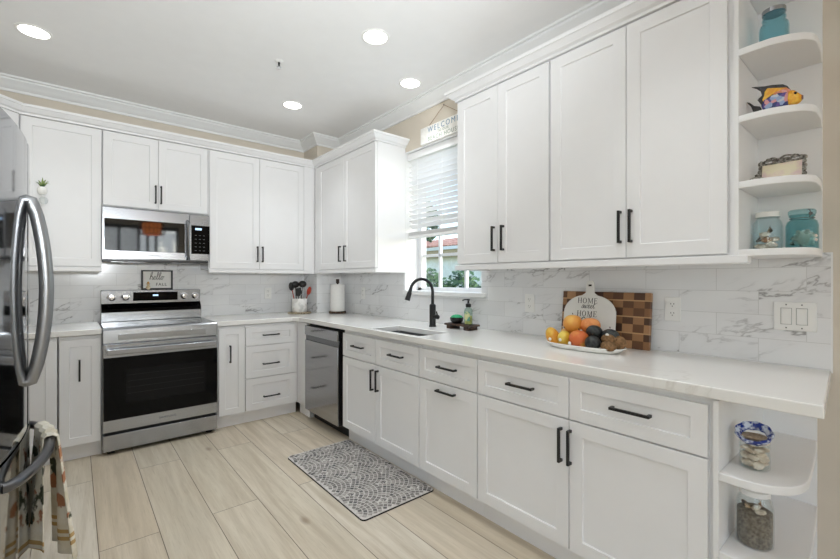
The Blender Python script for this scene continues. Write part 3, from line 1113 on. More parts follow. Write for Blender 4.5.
# --- crown and light rail of the wall cabinets: continuous, so things of their own
CC = [(-.02, 2.4325), (.008, 2.4325), (.010, 2.445), (.026, 2.452), (.040, 2.468), (.048, 2.478), (.056, 2.48), (.058, 2.497), (-.02, 2.497)]
t1 = MB().sweep([(-2.835, -.60), (-2.552, -.334), (-.32, -.334), (-.32, -1.480), (-.002, -1.480)], CC).build('cabinet_crown', M['white'], angle=25)
tag(t1, 'white crown strip along the wall cabinets of the back wall, ending left of the window', 'moulding', 'white crown strips on top of the wall cabinets')
t1 = MB().sweep([(-.002, -2.435), (-.32, -2.435), (-.32, -3.926)], CC).build('cabinet_crown', M['white'], angle=25)
tag(t1, 'white crown strip along the wall cabinets right of the window', 'moulding', 'white crown strips on top of the wall cabinets')
LR = [(-.02, 1.327), (.004, 1.327), (.008, 1.331), (.008, 1.357), (.004, 1.3595), (-.02, 1.3595)]
GL = 'white light rails under the wall cabinets'
tag(MB().sweep([(-2.835, -.60), (-2.552, -.334), (-2.092, -.334)], LR).build('light_rail', M['white'], angle=25),
    'white light rail under the cabinets left of the microwave', 'moulding', GL)
tag(MB().sweep([(-1.334, -.334), (-.32, -.334), (-.32, -1.480), (-.002, -1.480)], LR).build('light_rail', M['white'], angle=25),
    'white light rail under the corner cabinets between microwave and window', 'moulding', GL)
tag(MB().sweep([(-.002, -2.435), (-.32, -2.435), (-.32, -3.962), (-.29, -3.966)], LR).build('light_rail', M['white'], angle=25),
    'white light rail under the cabinets right of the window', 'moulding', GL)

# --- open shelf units with rounded shelves
UPPER_PLAN = [(-.016, -3.940), (-.322, -3.940), (-.327, -3.991), (-.327, -4.035), (-.311, -4.08), (-.283, -4.12), (-.255, -4.138), (-.229, -4.145), (-.126, -4.146), (-.016, -4.137)]
LOWER_PLAN = [(-.016, -3.956), (-.632, -3.956), (-.637, -4.005), (-.632, -4.052), (-.613, -4.093), (-.578, -4.129), (-.542, -4.145), (-.505, -4.153), (-.476, -4.155), (-.35, -4.149), (-.174, -4.137), (-.016, -4.122)]


us = thing('open_corner_shelf', 'white open end shelf unit with rounded shelves on the wall above the counter', 'shelf', (0, -3.928, 1.36))
MB().box(-.016, 0, -4.137, -3.928, 1.36, 2.62).build('back_panel', M['shelf_white'], us)
MB().box(-.318, -.016, -3.940, -3.927, 1.36, 2.62).build('side_panel', M['shelf_white'], us)
for z in (1.380, 1.637, 1.886, 2.138, 2.42):
    MB().prism(UPPER_PLAN, z - .026, z).build('shelf', M['shelf_white'], us, bevel=.003)

# --- base cabinets
BZ0, BZ1, BF, BD, TOE = .113, .848, .630, .609, .574
DZ = .668
cabinet('base_cabinet', 'narrow white single-door base cabinet left of the range', 'cabinet', (-2.338, 0, 0), 0, .236, BD, .105, .868,
        doors([.004, .230], BZ0, BZ1, [('v', .112, .632)]), BF, TOE, GB)
cabinet('base_cabinet', 'white corner base cabinet in the left corner beside the refrigerator', 'cabinet', (XL + .002, 0, 0), 0, .816, BD, .105, .868,
        doors([.55, .815], BZ0, BZ1, [None]), BF, TOE, GB)
cabinet('base_cabinet', 'narrow white single-door base cabinet right of the range', 'cabinet', (-1.336, 0, 0), 0, .224, BD, .105, .868,
        doors([.010, .221], BZ0, BZ1, [('v', .098, .632)]), BF, TOE, GB)
cabinet('base_cabinet', 'white base cabinet with a stack of three drawers beside the dishwasher', 'cabinet', (-1.111, 0, 0), 0, .48, BD, .105, .868,
        [('drawer', .003, .452, .684, BZ1, ('h', .222, .770)), ('drawer', .003, .452, .398, .678, ('h', .222, .513)), ('drawer', .003, .452, BZ0, .392, ('h', .226, .221))], BF, TOE, GB)
# corner filler between drawers and dishwasher
fl = MB().box(-.631, -.609, -.82, -.609, .105, .868).box(-.60, -.56, -.82, -.60, 0, .105).build('corner_filler', M['white'], bevel=.001)
tag(fl, 'white filler strip in the inside corner between the drawers and the dishwasher', 'filler')

cabinet('sink_base_cabinet', 'white sink cabinet with two doors below two drawer fronts', 'cabinet', (0, -1.48, 0), R90, .94, .611, .105, .868,
        [('drawer', .003, .462, .672, BZ1, ('h', .238, .766)), ('drawer', .466, .937, .672, BZ1, ('h', .713, .766)),
         ('door', .003, .462, BZ0, .665, ('v', .436, .558)), ('door', .466, .937, BZ0, .665, ('v', .499, .562))], .632, TOE, GB, cut=True)
cabinet('base_cabinet', 'white base cabinet with one drawer above one pull-out door with a horizontal handle', 'cabinet', (0, -2.422, 0), R90, .476, .611, .105, .868,
        [('drawer', .003, .473, .672, BZ1, ('h', .254, .764)), ('door', .003, .473, BZ0, .665, ('h', .246, .626))], .632, TOE, GB)
cabinet('base_cabinet', 'large white base cabinet with two drawers and two doors beside the lower open shelves', 'cabinet', (0, -2.90, 0), R90, 1.04, .611, .105, .868,
        [('drawer', .003, .520, .672, BZ1, ('h', .277, .764)), ('drawer', .524, 1.025, .672, BZ1, ('h', .779, .767)),
         ('door', .003, .520, BZ0, .665, ('v', .488, .555)), ('door', .524, 1.025, BZ0, .665, ('v', .531, .555))], .632, TOE, GB)
# end strip of the sink cabinet down to the floor, next to the dishwasher
ls = thing('open_base_shelf', 'white open end shelf unit with rounded shelves under the counter end', 'shelf', (0, -3.957, 0))
MB().box(-.016, 0, -4.122, -3.941, 0, .868).build('back_panel', M['shelf_white'], ls)
MB().box(-.632, -.016, -3.956, -3.941, 0, .868).build('side_panel', M['shelf_white'], ls)
for z in (.12, .378, .635):
    MB().prism(LOWER_PLAN, z - .027, z).build('shelf', M['shelf_white'], ls, bevel=.003)
MB().prism([(max(x, -.58), y) for x, y in LOWER_PLAN], 0, .093).build('plinth', M['shelf_white'], ls)

# --- countertops
SX0, SX1, SY0, SY1 = -.603, -.350, -2.39, -1.84
C0, C1 = .875, .914
us_ = [-1.341, -.695, -.648, SX0, SX1, -.01]
vs2 = [-4.206, SY0, SY1, -.695, -.648, -.0105]


def hole(i, j):
    if i in (0,) and j < 4:
        return True
    if i == 1 and j < 4:
        return True
    if i == 3 and j == 1:
        return True
    return False


m = MB().slab(us_, vs2, hole, C0, C1, extra=[[(-.695, -.648), (-.648, -.695), (-.648, -.648)]])
for v in m.bm.verts:
    if abs(v.co.y + 4.206) < 1e-4:
        v.co.y += .044 * (v.co.x + .648) / .638
# cut the column out of the slab's corner is not needed: the tile stands on the stone
ct = m.build('countertop', M['quartz'], bevel=.004, weld=True)
tag(ct, 'white quartz L-shaped countertop with the sink cut into it', 'countertop')
ct = MB().box(XL, -2.103, -.648, -.0105, C0, C1).build('countertop', M['quartz'], bevel=.004)
tag(ct, 'short white quartz countertop in the left corner between refrigerator and range', 'countertop')

# --- sink
sk = thing('kitchen_sink', 'dark grey undermount sink below the black faucet', 'sink', ((SX0 + SX1) / 2, (SY0 + SY1) / 2, .68))
m = MB()
d0, d1 = .68, .8745
rin = [(SX0 - .004, SY0 - .004), (SX1 + .004, SY0 - .004), (SX1 + .004, SY1 + .004), (SX0 - .004, SY1 + .004)]


def rrect(x0, x1, y0, y1, r, n=5):
    o = []
    for cx, cy, a in ((x1 - r, y1 - r, 0), (x0 + r, y1 - r, 90), (x0 + r, y0 + r, 180), (x1 - r, y0 + r, 270)):
        for k in range(n + 1):
            t_ = math.radians(a + 90 * k / n)
            o.append((cx + r * math.cos(t_), cy + r * math.sin(t_)))
    return o


loops = [(rrect(SX0 - .02, SX1 + .02, SY0 - .02, SY1 + .02, .03), d1), (rrect(SX0 - .003, SX1 + .003, SY0 - .003, SY1 + .003, .02), d1),
         (rrect(SX0, SX1, SY0, SY1, .03), d0 + .03), (rrect(SX0 + .02, SX1 - .02, SY0 + .02, SY1 - .02, .04), d0 + .004)]
rows = [[(x, y, z) for x, y in lp] for lp, z in loops]
m.grid(rows, closed_u=True)
m._add(rows[-1], [tuple(range(len(rows[-1])))])
m.build('basin', M['sinkmetal'], sk, recalc=False)
MB().lathe([(.045, 0), (.045, .003), (.038, .004), (.02, .001)], ((SX0 + SX1) / 2, (SY0 + SY1) / 2, d0 + .0045)).build('drain', M['chrome'], sk)

# --- faucet
fx, fy = -.19, -2.05
fc = thing('faucet', 'matte black gooseneck pull-down faucet standing behind the sink', 'faucet', (fx, fy, C1))
MB().lathe([(.028, 0), (.028, .006), (.024, .010), (.024, .16), (.021, .165), (.014, .17)], (fx, fy, C1)).build('body', M['black'], fc)
arc = [(fx, fy, C1 + .165), (fx, fy, C1 + .26)]
for k in range(0, 13):
    a = PI * k / 12 * .93
    arc.append((fx - .083 + .083 * math.cos(a), fy + .06 * (1 - math.cos(a)) / 2, C1 + .26 + .096 * math.sin(a)))
MB().tube(spline(arc, 3), .0115, 14).build('neck', M['black'], fc)
e = Vector(arc[-1])
dirn = (Vector(arc[-1]) - Vector(arc[-2])).normalized()
MB().tube([e - dirn * .01, e + dirn * .02, e + dirn * .028, e + dirn * .085], [.0125, .0135, .017, .0205], 16).build('spray_head', M['black'], fc)
MB().cyl((fx, fy - .062, C1 + .075), .0155, .045, 'y').build('lever_hub', M['black'], fc)
MB().tube([(fx, fy - .055, C1 + .075), (fx - .012, fy - .062, C1 + .10), (fx - .02, fy - .065, C1 + .118)], [.008, .006, .005], 8).build('lever', M['black'], fc)

# ================================================================== APPLIANCES
# --- range
RX0, RX1 = -2.100, -1.344
rg = thing('kitchen_range', 'stainless steel electric range with black oven glass', 'range', ((RX0 + RX1) / 2, -.34, 0))
MB().box(RX0 + .002, RX1 - .002, -.628, -.06, .03, .905).build('body', M['steel_dark'], rg)
MB().box(RX0 + .004, RX1 - .004, -.600, -.108, .905, .916).build('cooktop_glass', M['black_gloss'], rg, bevel=.002)
# stainless rim and the sloping front lip of the cooktop
MB().prism_axis([(-.6, .916), (-.652, .914), (-.664, .902), (-.668, .806), (-.628, .806), (-.60, .85)], RX0, RX1, 'x').build('front_lip', M['steel'], rg, bevel=.003)
MB().box(RX0 + .09, RX1 - .09, -.6715, -.667, .826, .868).build('lip_panel', M['steel'], rg, bevel=.002)
for i in range(4):
    bx_, by_, rr = ((RX0 + .2, -.47, .1), (RX1 - .2, -.47, .085), (RX0 + .2, -.24, .075), (RX1 - .2, -.24, .1))[i]
    MB().lathe([(rr, 0), (rr, .0006), (rr - .004, .0006), (rr - .004, 0)], (bx_, by_, .9161), 36, cap=False).build('burner_ring', M['greyprint'], rg)
# back guard
bgx0, bgx1 = RX0 + .012, RX1 + .012 - .016
MB().prism_axis([(-.108, .9165), (-.108, 1.02), (-.100, 1.03), (-.066, 1.06), (-.070, 1.175), (-.045, 1.178), (-.012, 1.178), (-.012, .9165)], bgx0, bgx1, 'x').build('back_guard', M['steel'], rg, bevel=.003)
MB().prism_axis([(-.1095, .992), (-.1095, 1.022), (-.074, 1.060), (-.066, 1.064), (-.066, 1.02), (-.1, .992)], bgx0 + .002, bgx1 - .002, 'x').build('vent_strip', M['black_gloss'], rg)
cp = MB().box(-1.868, -1.534, -.074, -.069, 1.083, 1.157).build('control_panel', M['black_gloss'], rg)
MB().box(-1.725, -1.685, -.0755, -.0735, 1.122, 1.135).build('clock_display', M['display'], cp)
for kx in (-2.017, -1.922, -1.482, -1.392):
    k_ = MB().lathe([(.030, 0), (.030, -.008), (.0245, -.010), (.0225, -.032), (.019, -.036), (0, -.037)], (kx, -.068, 1.118), 28, 'y').build('knob', M['chrome'], rg)
    MB().box(kx - .004, kx + .004, -.110, -.104, 1.098, 1.138).build('grip', M['chrome'], k_)
# oven door
od = MB().box(RX0, RX1, -.668, -.628, .167, .797).build('oven_door', M['steel'], rg, bevel=.003)
MB().box(RX0 + .004, RX1 - .004, -.6715, -.667, .252, .704).build('oven_glass', M['black_gloss'], od, bevel=.001)
MB().box(-1.965, -1.437, -.6722, -.6710, .362, .606).build('oven_window', plain('dark_oven_window', (16, 16, 17), .08, Specular_IOR_Level=.15), od)
m = MB()
for z in (.43, .475, .52, .565):
    m.box(-1.955, -1.447, -.6726, -.6720, z, z + .002)
m.build('oven_rack', plain('dim_oven_rack', (34, 34, 35), .4, Specular_IOR_Level=.2), od)
hd = MB()
hd.box(RX0 + .02, RX1 - .02, -.728, -.706, .730, .768)
for hx in (RX0 + .035, RX1 - .035):
    hd.box(hx - .014, hx + .014, -.708, -.667, .734, .764)
hd.build('door_handle', M['steel'], od, bevel=.005)
dr = MB().box(RX0, RX1, -.664, -.628, .030, .145).build('storage_drawer', M['steel'], rg, bevel=.003)
MB().box(RX0 + .01, RX1 - .01, -.640, -.625, .145, .167).build('drawer_gap', M['dark'], rg)
for fx_, fy_ in ((RX0 + .05, -.60), (RX1 - .05, -.60), (RX0 + .05, -.12), (RX1 - .05, -.12)):
    MB().cyl((fx_, fy_, 0), .024, .031).build('foot', M['rubber'], rg)
letters('SAMSUNG', .022, M['greyprint'], 'logo', rg, face_back_wall(-1.7, -.6692, .203), .0004, spacing=1.2)

# --- over-the-range microwave
MX0, MX1, MZ0, MZ1 = -2.092, -1.343, 1.412, 1.829
mwv = thing('microwave', 'stainless steel microwave hung above the range', 'microwave', ((MX0 + MX1) / 2, -.19, MZ0))
MB().box(MX0, MX1, -.350, -.0105, MZ0 + .012, MZ1 - .002).build('body', M['steel_dark'], mwv, bevel=.002)
md = MB().box(MX0, -1.496, -.376, -.350, MZ0 + .02, MZ1).build('door', M['steel'], mwv, bevel=.003)
MB().box(MX0 + .014, -1.532, -.379, -.3755, 1.492, 1.742).build('door_glass', M['mirror_glass'], md, bevel=.001)
MB().tube(spline([(-1.512, -.378, 1.762), (-1.512, -.408, 1.742), (-1.512, -.420, 1.70), (-1.512, -.424, 1.60), (-1.512, -.420, 1.50), (-1.512, -.408, 1.460), (-1.512, -.378, 1.442)], 4), .0115, 12, flat=1.4).build('door_handle', M['steel'], md)
mp = MB().box(-1.494, MX1, -.376, -.350, MZ0 + .02, MZ1).build('control_side', M['steel'], mwv, bevel=.003)
MB().box(-1.482, MX1 + .004, -.379, -.3755, 1.488, 1.735).build('keypad', M['black_gloss'], mp, bevel=.001)
MB().box(-1.452, -1.402, -.3798, -.3788, 1.695, 1.713).build('clock_display', M['display'], mp)
m = MB()
for i in range(3):
    for j in range(5):
        m.box(-1.455 + i * .032, -1.441 + i * .032, -.3796, -.3788, 1.515 + j * .033, 1.519 + j * .033)
m.build('key_marks', M['greyprint'], mp)
MB().box(MX0 + .004, MX1 - .004, -.36, -.04, MZ0, MZ0 + .014).build('underside', M['black_plastic'], mwv, bevel=.002)
for x in (-2.03, -1.62):
    MB().box(x, x + .22, -.30, -.12, MZ0 - .006, MZ0).build('grease_filter', M['steel_dark'], mwv)
letters('SAMSUNG', .019, M['greyprint'], 'logo', mwv, face_back_wall(-1.76, -.3766, 1.455), .0004, spacing=1.2)

# --- dishwasher
DY0, DY1 = -1.442, -.836
dw = thing('dishwasher', 'stainless steel dishwasher with a recessed top grip, left of the sink cabinet', 'dishwasher', (-.33, (DY0 + DY1) / 2, 0))
MB().box(-.600, -.03, DY0 - .03, DY1 + .01, .10, .866).build('tub', M['dark'], dw)
MB().box(-.655, -.642, DY0, DY1, .10, .726).build('door', M['steel_dw'], dw, bevel=.003)
MB().box(-.642, -.601, DY0 - .001, DY1, .10, .852).build('door_liner', M['black_plastic'], dw)
MB().box(-.646, -.640, DY0, DY1, .724, .782).build('grip_recess', M['steel_dark'], dw, bevel=.002)
MB().prism_axis([(-.601, .778), (-.655, .778), (-.660, .785), (-.657, .852), (-.640, .858), (-.601, .858)], -DY1, -DY0, 'y') if False else None
m = MB()
m.box(-.657, -.642, DY0, DY1, .770, .852)
m.build('control_strip', M['steel_dw'], dw, bevel=.004)
MB().box(-.56, -.50, DY0 - .02, DY1, 0.0, .10).build('toe_panel', M['black_plastic'], dw)

# --- refrigerator
def bow(y):
    return -2.388 - .042 * ((y + 2.17) / .46) ** 2


FY0, FY1, FYM = -2.655, -1.735, -2.195
fr = thing('refrigerator', 'stainless steel French door refrigerator at the left edge', 'refrigerator', (-2.8, FYM, 0))
MB().box(-3.14, -2.475, FY0 + .01, FY1 - .01, .03, 1.765).build('case', M['steel_dark'], fr, bevel=.004)


def fdoor(y0, y1, r0, r1):
    n = 26
    pts = []
    for k in range(n + 1):
        y = y0 + (y1 - y0) * k / n
        x = bow(y)
        for yy, r in ((y0, r0), (y1, r1)):
            dd = abs(y - yy)
            if r and dd < r:
                x -= r - math.sqrt(max(0, r * r - (r - dd) ** 2))
        pts.append((x, y))
    return [(-2.47, y0)] + pts + [(-2.47, y1)]


for a, b, ra, rb in ((FYM + .003, FY1, .004, .02), (FY0, FYM - .003, .02, .004)):
    d_ = MB().prism(fdoor(a, b, ra, rb), .705, 1.79).build('door', M['steel_fridge'], fr, angle=50)
    hy = FYM + .045 if b == FY1 else FYM - .045
    hp = []
    for k in range(15):
        t_ = k / 14
        z = .885 + (1.565 - .885) * t_
        hp.append((bow(hy) + .012 + .042 * (math.sin(PI * t_) ** .75), hy, z))
    hp = [(bow(hy) - .003, hy, .885)] + hp + [(bow(hy) - .003, hy, 1.565)]
    MB().tube(hp, .0185, 14, flat=1.1).build('door_handle', M['handle_grey'], d_)
fz = MB().prism(fdoor(FY0, FY1, .02, .02), .06, .695).build('freezer_drawer', M['steel_fridge'], fr, angle=50)
hp = []
for k in range(21):
    t_ = k / 20
    y = -2.56 + (2.56 - 1.85) * t_
    hp.append((bow(y) + .008 + .055 * (math.sin(PI * t_) ** .6), y, .622))
hp = [(bow(-2.56) - .003, -2.562, .622)] + hp + [(bow(-1.85) - .003, -1.848, .622)]
MB().tube(hp, .017, 12, flat=1.0).build('drawer_handle', M['freezer_handle'], fz)
for yy in (FY0 + .08, FY1 - .08):
    MB().cyl((-2.55, yy, 0), .025, .031).cyl((-3.05, yy, 0), .025, .031).build('foot', M['rubber'], fr)

# --- dish towel over the freezer handle
def handle_x(y):
    t_ = (y + 2.56) / .71
    return bow(y) + .008 + .055 * (math.sin(PI * min(max(t_, 0.01), .99)) ** .6)


rows = []
NS, NW = 44, 26
for i in range(NS + 1):
    s = i / NS
    row = []
    for j in range(NW + 1):
        w = j / NW
        y0 = -2.045 + (w - .5) * .24
        # front fall from z=.13 up, over the bar, back fall down to z=.20
        if s < .56:
            k = 1 - s / .56          # 1 at the bottom, 0 at the bar
            z = .622 + .012 - k * .50
            off = .024 + .03 * k
        elif s < .64:
            q = (s - .56) / .08 * PI
            z = .634 + .016 * math.sin(q)
            off = .024 * math.cos(q)
            k = 0
        else:
            k = (s - .64) / .36
            z = .634 - k * .43
            off = -.024 - .010 * k
        spread = 1 + .25 * k
        y = -2.045 + (y0 + 2.045) * spread
        if off > 0:
            fold = k * (.002 + .026 * math.sin(w * 13 + .6)) + .004 * math.sin(w * 20)
        else:
            fold = k * (-.006 + .022 * math.sin(w * 11 + 2.0)) + .003 * math.sin(w * 20)
        row.append((handle_x(y0) + off + fold, y, z + .01 * k * math.sin(w * 5)))
    rows.append(row)
tw = MB().grid(rows).build('dish_towel', M['towel'])
sm = tw.modifiers.new('thick', 'SOLIDIFY')
sm.thickness = .004
tag(tw, 'cream printed dish towel with gold stripes hanging over the freezer handle', 'towel')

# --- tiny planter on the cabinet door
pl = thing('hanging_planter', 'tiny white pot with a spiky air plant hung on the left wall cabinet', 'planter', (-2.430, -.334, 1.80))
MB().lathe([(.0, 0), (.018, .002), (.027, .02), (.026, .044), (.02, .056), (.017, .055), (.022, .04), (.0, .036)], (-2.430, -.372, 1.872)).build('pot', M['ceramic'], pl)
MB().box(-2.442, -2.418, -.350, -.3345, 1.805, 1.905).box(-2.436, -2.424, -.372, -.345, 1.866, 1.873).build('bracket', M['plate'], pl, bevel=.002)
MB().blob((-2.424, -.371, 1.832), .026, .026, .026).build('glass_orb', M['glass'], pl)
m = MB()
for i in range(13):
    a = i * 2.4
    L = random.uniform(.05, .08)
    o_ = Vector((-2.430, -.372, 1.915))
    m.tube([o_, o_ + Vector((math.cos(a) * L * .35, math.sin(a) * L * .35, L * .62)), o_ + Vector((math.cos(a) * L * .62, math.sin(a) * L * .55, L * (.55 + .45 * (i % 3) / 2)))], [.006, .0055, .001], 6, flat=.4)
m.build('air_plant', M['leaf'], pl)

# ================================================================== CEILING FIXTURES
for x, y, lab in ((-2.442, -.925, 'round recessed ceiling light at the far left, nearest the refrigerator'),
                  (-.812, -2.213, 'round recessed ceiling light in the middle, nearest the camera of the three on the right'),
                  (-.269, -1.88, 'round recessed ceiling light closest to the kitchen window'),
                  (-.803, -.912, 'round recessed ceiling light nearest the back cabinets and the inside corner')):
    r0 = thing('recessed_light', lab, 'ceiling light', (x, y, CEIL), 0, 'recessed ceiling lights')
    MB().lathe([(.088, -.0005), (.088, -.004), (.080, -.007), (.072, -.004), (.072, -.0005)], (x, y, CEIL), 40, cap=False).build('trim_ring', M['plate'], r0)
    MB().lathe([(.0, -.0035), (.073, -.0035)], (x, y, CEIL), 40, cap=False).build('lens', M['lampglow'], r0)
    lamp('down_spot', 'SPOT', (x, y, CEIL - .02), DOWN, spot_size=math.radians(100), spot_blend=1, shadow_soft_size=.07, color=LAMPC)
# extra ceiling spots added out of view, over camera and dining area, as fill
for x, y in ((-2.44, -2.3), (-.9, -3.75), (-1.7, -5.1), (-4.4, -5.6)):
    lamp('down_spot', 'SPOT', (x, y, CEIL - .02), DOWN, spot_size=math.radians(100), spot_blend=1, shadow_soft_size=.07, color=LAMPC)

sp = thing('fire_sprinkler', 'small metal fire sprinkler head on the ceiling', 'sprinkler', (-1.166, -1.548, CEIL))
MB().lathe([(.030, -.0005), (.030, -.003), (.012, -.010), (.0, -.011)], (-1.166, -1.548, CEIL)).build('escutcheon', M['plate'], sp)
MB().lathe([(.008, -.011), (.006, -.03), (.004, -.042)], (-1.166, -1.548, CEIL)).build('nozzle', M['black'], sp)
MB().lathe([(.0, -.043), (.016, -.043), (.016, -.046), (.0, -.046)], (-1.166, -1.548, CEIL)).build('deflector', M['chrome'], sp)

# pendant lamp of the dining area (seen as a reflection in the microwave door)
pd = thing('pendant_lamp', 'tan woven drum pendant lamp with a dark ring, mirrored in the microwave door', 'lamp', (-1.15, -5.5, 2.1))
MB().lathe([(.15, 0), (.155, .22), (.15, .22), (.145, 0)], (-1.15, -5.5, 2.10), 36).build('lamp_shade', M['lampshade'], pd)
m = MB()
for k in range(20):
    a = 2 * PI * k / 20
    m.tube(spline([(-1.15 + r * math.cos(a), -5.5 + r * math.sin(a), 2.10 + z) for r, z in ((.165, .0), (.205, .04), (.215, .11), (.205, .18), (.165, .22))], 3), .005, 6)
for r, z in ((.165, 0), (.215, .11), (.165, .22)):
    m.tube([(-1.15 + r * math.cos(2 * PI * k / 32), -5.5 + r * math.sin(2 * PI * k / 32), 2.10 + z) for k in range(33)], .006, 6)
m.build('wire_cage', M['black'], pd)
MB().cyl((-1.15, -5.5, 2.3), .006, CEIL - 2.3).build('cord', M['black'], pd)


# ================================================================== WALL PLATES
def outlet(label, T):
    root = thing('wall_outlet', label, 'outlet', T.translation, 0, 'white wall outlets')
    MB(T).box(-.036, .036, -.005, 0, -.058, .058).build('cover_plate', M['plate'], root, bevel=.003)
    m = MB(T)
    for s in (-1, 1):
        m.lathe([(.0, -.0062), (.016, -.0062), (.0165, -.005)], (0, 0, s * .022), 20, 'y') if False else m.box(-.0165, .0165, -.0068, -.005, s * .022 - .0145, s * .022 + .0145)
    m.build('receptacle', M['plate'], root, bevel=.002)
    m = MB(T)
    for s in (-1, 1):
        for e in (-.0065, .0065):
            m.box(e - .0012, e + .0012, -.0072, -.0066, s * .022 + .001, s * .022 + .008)
        m.box(-.002, .002, -.0072, -.0066, s * .022 - .009, s * .022 - .005)
    m.build('slot', M['dark'], root)
    return root


TR = lambda y, z: Matrix.Translation((-.0105, y, z)) @ Matrix.Rotation(R90, 4, 'Z')
outlet('white wall outlet on the tile between the window and the cutting boards', TR(-2.787, 1.115))
outlet('white wall outlet on the tile right of the checkered cutting board', TR(-3.612, 1.122))
outlet('white wall outlet on the tile right of the paper towel roll', TR(-.795, 1.13))
outlet('white wall outlet on the back wall tile left of the utensil crock', Matrix.Translation((-.695, -.0105, 1.122)))
swt = thing('light_switch', 'white double rocker light switch plate near the counter end', 'switch', (-.0105, -4.057, 1.115))
T = TR(-4.057, 1.117)
MB(T).box(-.0655, .0655, -.005, 0, -.058, .058).build('cover_plate', M['plate'], swt, bevel=.003)
for e in (-.026, .022):
    MB(T).box(e - .0175, e + .0175, -.0062, -.005, -.034, .034).build('rocker_frame', plain('grey_switch_gap', (170, 170, 168), .5), swt)
    MB(T).box(e - .0155, e + .0155, -.009, -.006, -.032, .032).build('rocker', M['plate'], swt, bevel=.002)
m = MB(T)
for e in (-.026, .022):
    for s in (-.047, .047):
        m.cyl((e, -.0058, s), .0028, .001, 'y', 10)
m.build('screw', M['greyprint'], swt)

# ================================================================== WINDOW BLIND AND SIGN
bl = thing('window_blind', 'white slatted blind half lowered in the kitchen window', 'blind', (.05, (WY0 + WY1) / 2, WZ1))
BY0, BY1 = WY0 + .018, WY1 - .018
MB().box(.012, .085, BY0, BY1, 2.315, 2.374).build('headrail', M['blind'], bl, bevel=.003)
m = MB()
z = 2.29
k = 0
while z > 1.70:
    a = math.radians(28)
    cx, hw = .05, .025
    dx, dz = hw * math.cos(a), hw * math.sin(a)
    m._add([(cx - dx, BY0, z + dz), (cx + dx, BY0, z - dz), (cx + dx, BY1, z - dz), (cx - dx, BY1, z + dz),
            (cx - dx, BY0, z + dz + .003), (cx + dx, BY0, z - dz + .003), (cx + dx, BY1, z - dz + .003), (cx - dx, BY1, z + dz + .003)],
           [(0, 3, 2, 1), (4, 5, 6, 7), (0, 1, 5, 4), (1, 2, 6, 5), (2, 3, 7, 6), (3, 0, 4, 7)])
    z -= .043
m.build('slats', M['blind'], bl)
m = MB()
for i in range(5):
    m.box(.022, .078, BY0, BY1, 1.655 + i * .006, 1.658 + i * .006)
m.build('gathered_slats', M['blind'], bl)
MB().box(.022, .078, BY0, BY1, 1.628, 1.652).build('bottom_rail', M['blind'], bl, bevel=.003)
m = MB()
for y in (BY0 + .13, BY1 - .13, (BY0 + BY1) / 2):
    m.cyl((.024, y, 1.65), .0012, .67, seg=6).cyl((.076, y, 1.65), .0012, .67, seg=6)
m.build('ladder_cord', M['blind'], bl)

sg = thing('hanging_sign', 'whitewashed wooden beach house sign hanging above the kitchen window', 'sign', (-.012, -1.99, 2.45))
SYC = -1.985
MB().box(-.024, -.004, SYC - .275, SYC + .275, 2.392, 2.528).build('board', M['signboard'], sg, bevel=.002)
letters('WELCOME', .062, M['signblue'], 'lettering', sg, face_right_wall(-.0245, SYC, 2.474), .0004, spacing=1.35)
letters('TO OUR', .030, M['signgreen'], 'lettering', sg, face_right_wall(-.0245, SYC, 2.446), .0004, spacing=1.2)
letters('BEACH HOUSE', .048, M['signgreen'], 'lettering', sg, face_right_wall(-.0245, SYC, 2.403), .0004, spacing=1.18)
MB().tube([(-.012, SYC + .19, 2.527), (-.012, SYC, 2.648), (-.012, SYC - .19, 2.527)], .0022, 6).build('twine', M['twine'], sg)
MB().lathe([(.0, 0), (.004, .001), (.004, .008), (.0, .009)], (-.018, SYC, 2.648), 10, 'x').build('nail', M['black'], sg)

# ================================================================== THINGS ON THE COUNTERS
# framed print on the range's back guard
hf = thing('framed_print', 'small black framed hello fall print leaning on the range back', 'picture', (-1.686, -.03, 1.1785))
HX0, HX1, HZ0, HZ1 = -1.806, -1.566, 1.1785, 1.350
m = MB()
for a in ((HX0, HX0 + .014, HZ0, HZ1), (HX1 - .014, HX1, HZ0, HZ1), (HX0 + .014, HX1 - .014, HZ0, HZ0 + .012), (HX0 + .014, HX1 - .014, HZ1 - .012, HZ1)):
    m.box(a[0], a[1], -.034, -.016, a[2], a[3])
m.build('frame', M['black'], hf, bevel=.001)
MB().box(HX0 + .012, HX1 - .012, -.024, -.018, HZ0 + .01, HZ1 - .01).build('print', M['paper'], hf)
cursive('hello', .030, .0018, M['print'], 'lettering', hf, face_back_wall(-1.690, -.0245, 1.266))
letters('FALL', .034, M['print'], 'lettering', hf, face_back_wall(-1.655, -.0245, 1.212), .0004, spacing=1.25)
fg = thing('figurine', 'tiny cream snowman-shaped figurine in front of the hello fall print', 'figurine', (-1.757, -.045, 1.1785))
MB().blob((-1.757, -.052, 1.196), .018, .014, .0175).blob((-1.757, -.052, 1.222), .012, .011, .012).build('body', M['pumpkin'], fg)
MB().lathe([(.013, 0), (.013, .003), (.008, .005), (.007, .016), (.0, .018)], (-1.757, -.052, 1.230)).build('hat', M['gold'], fg)

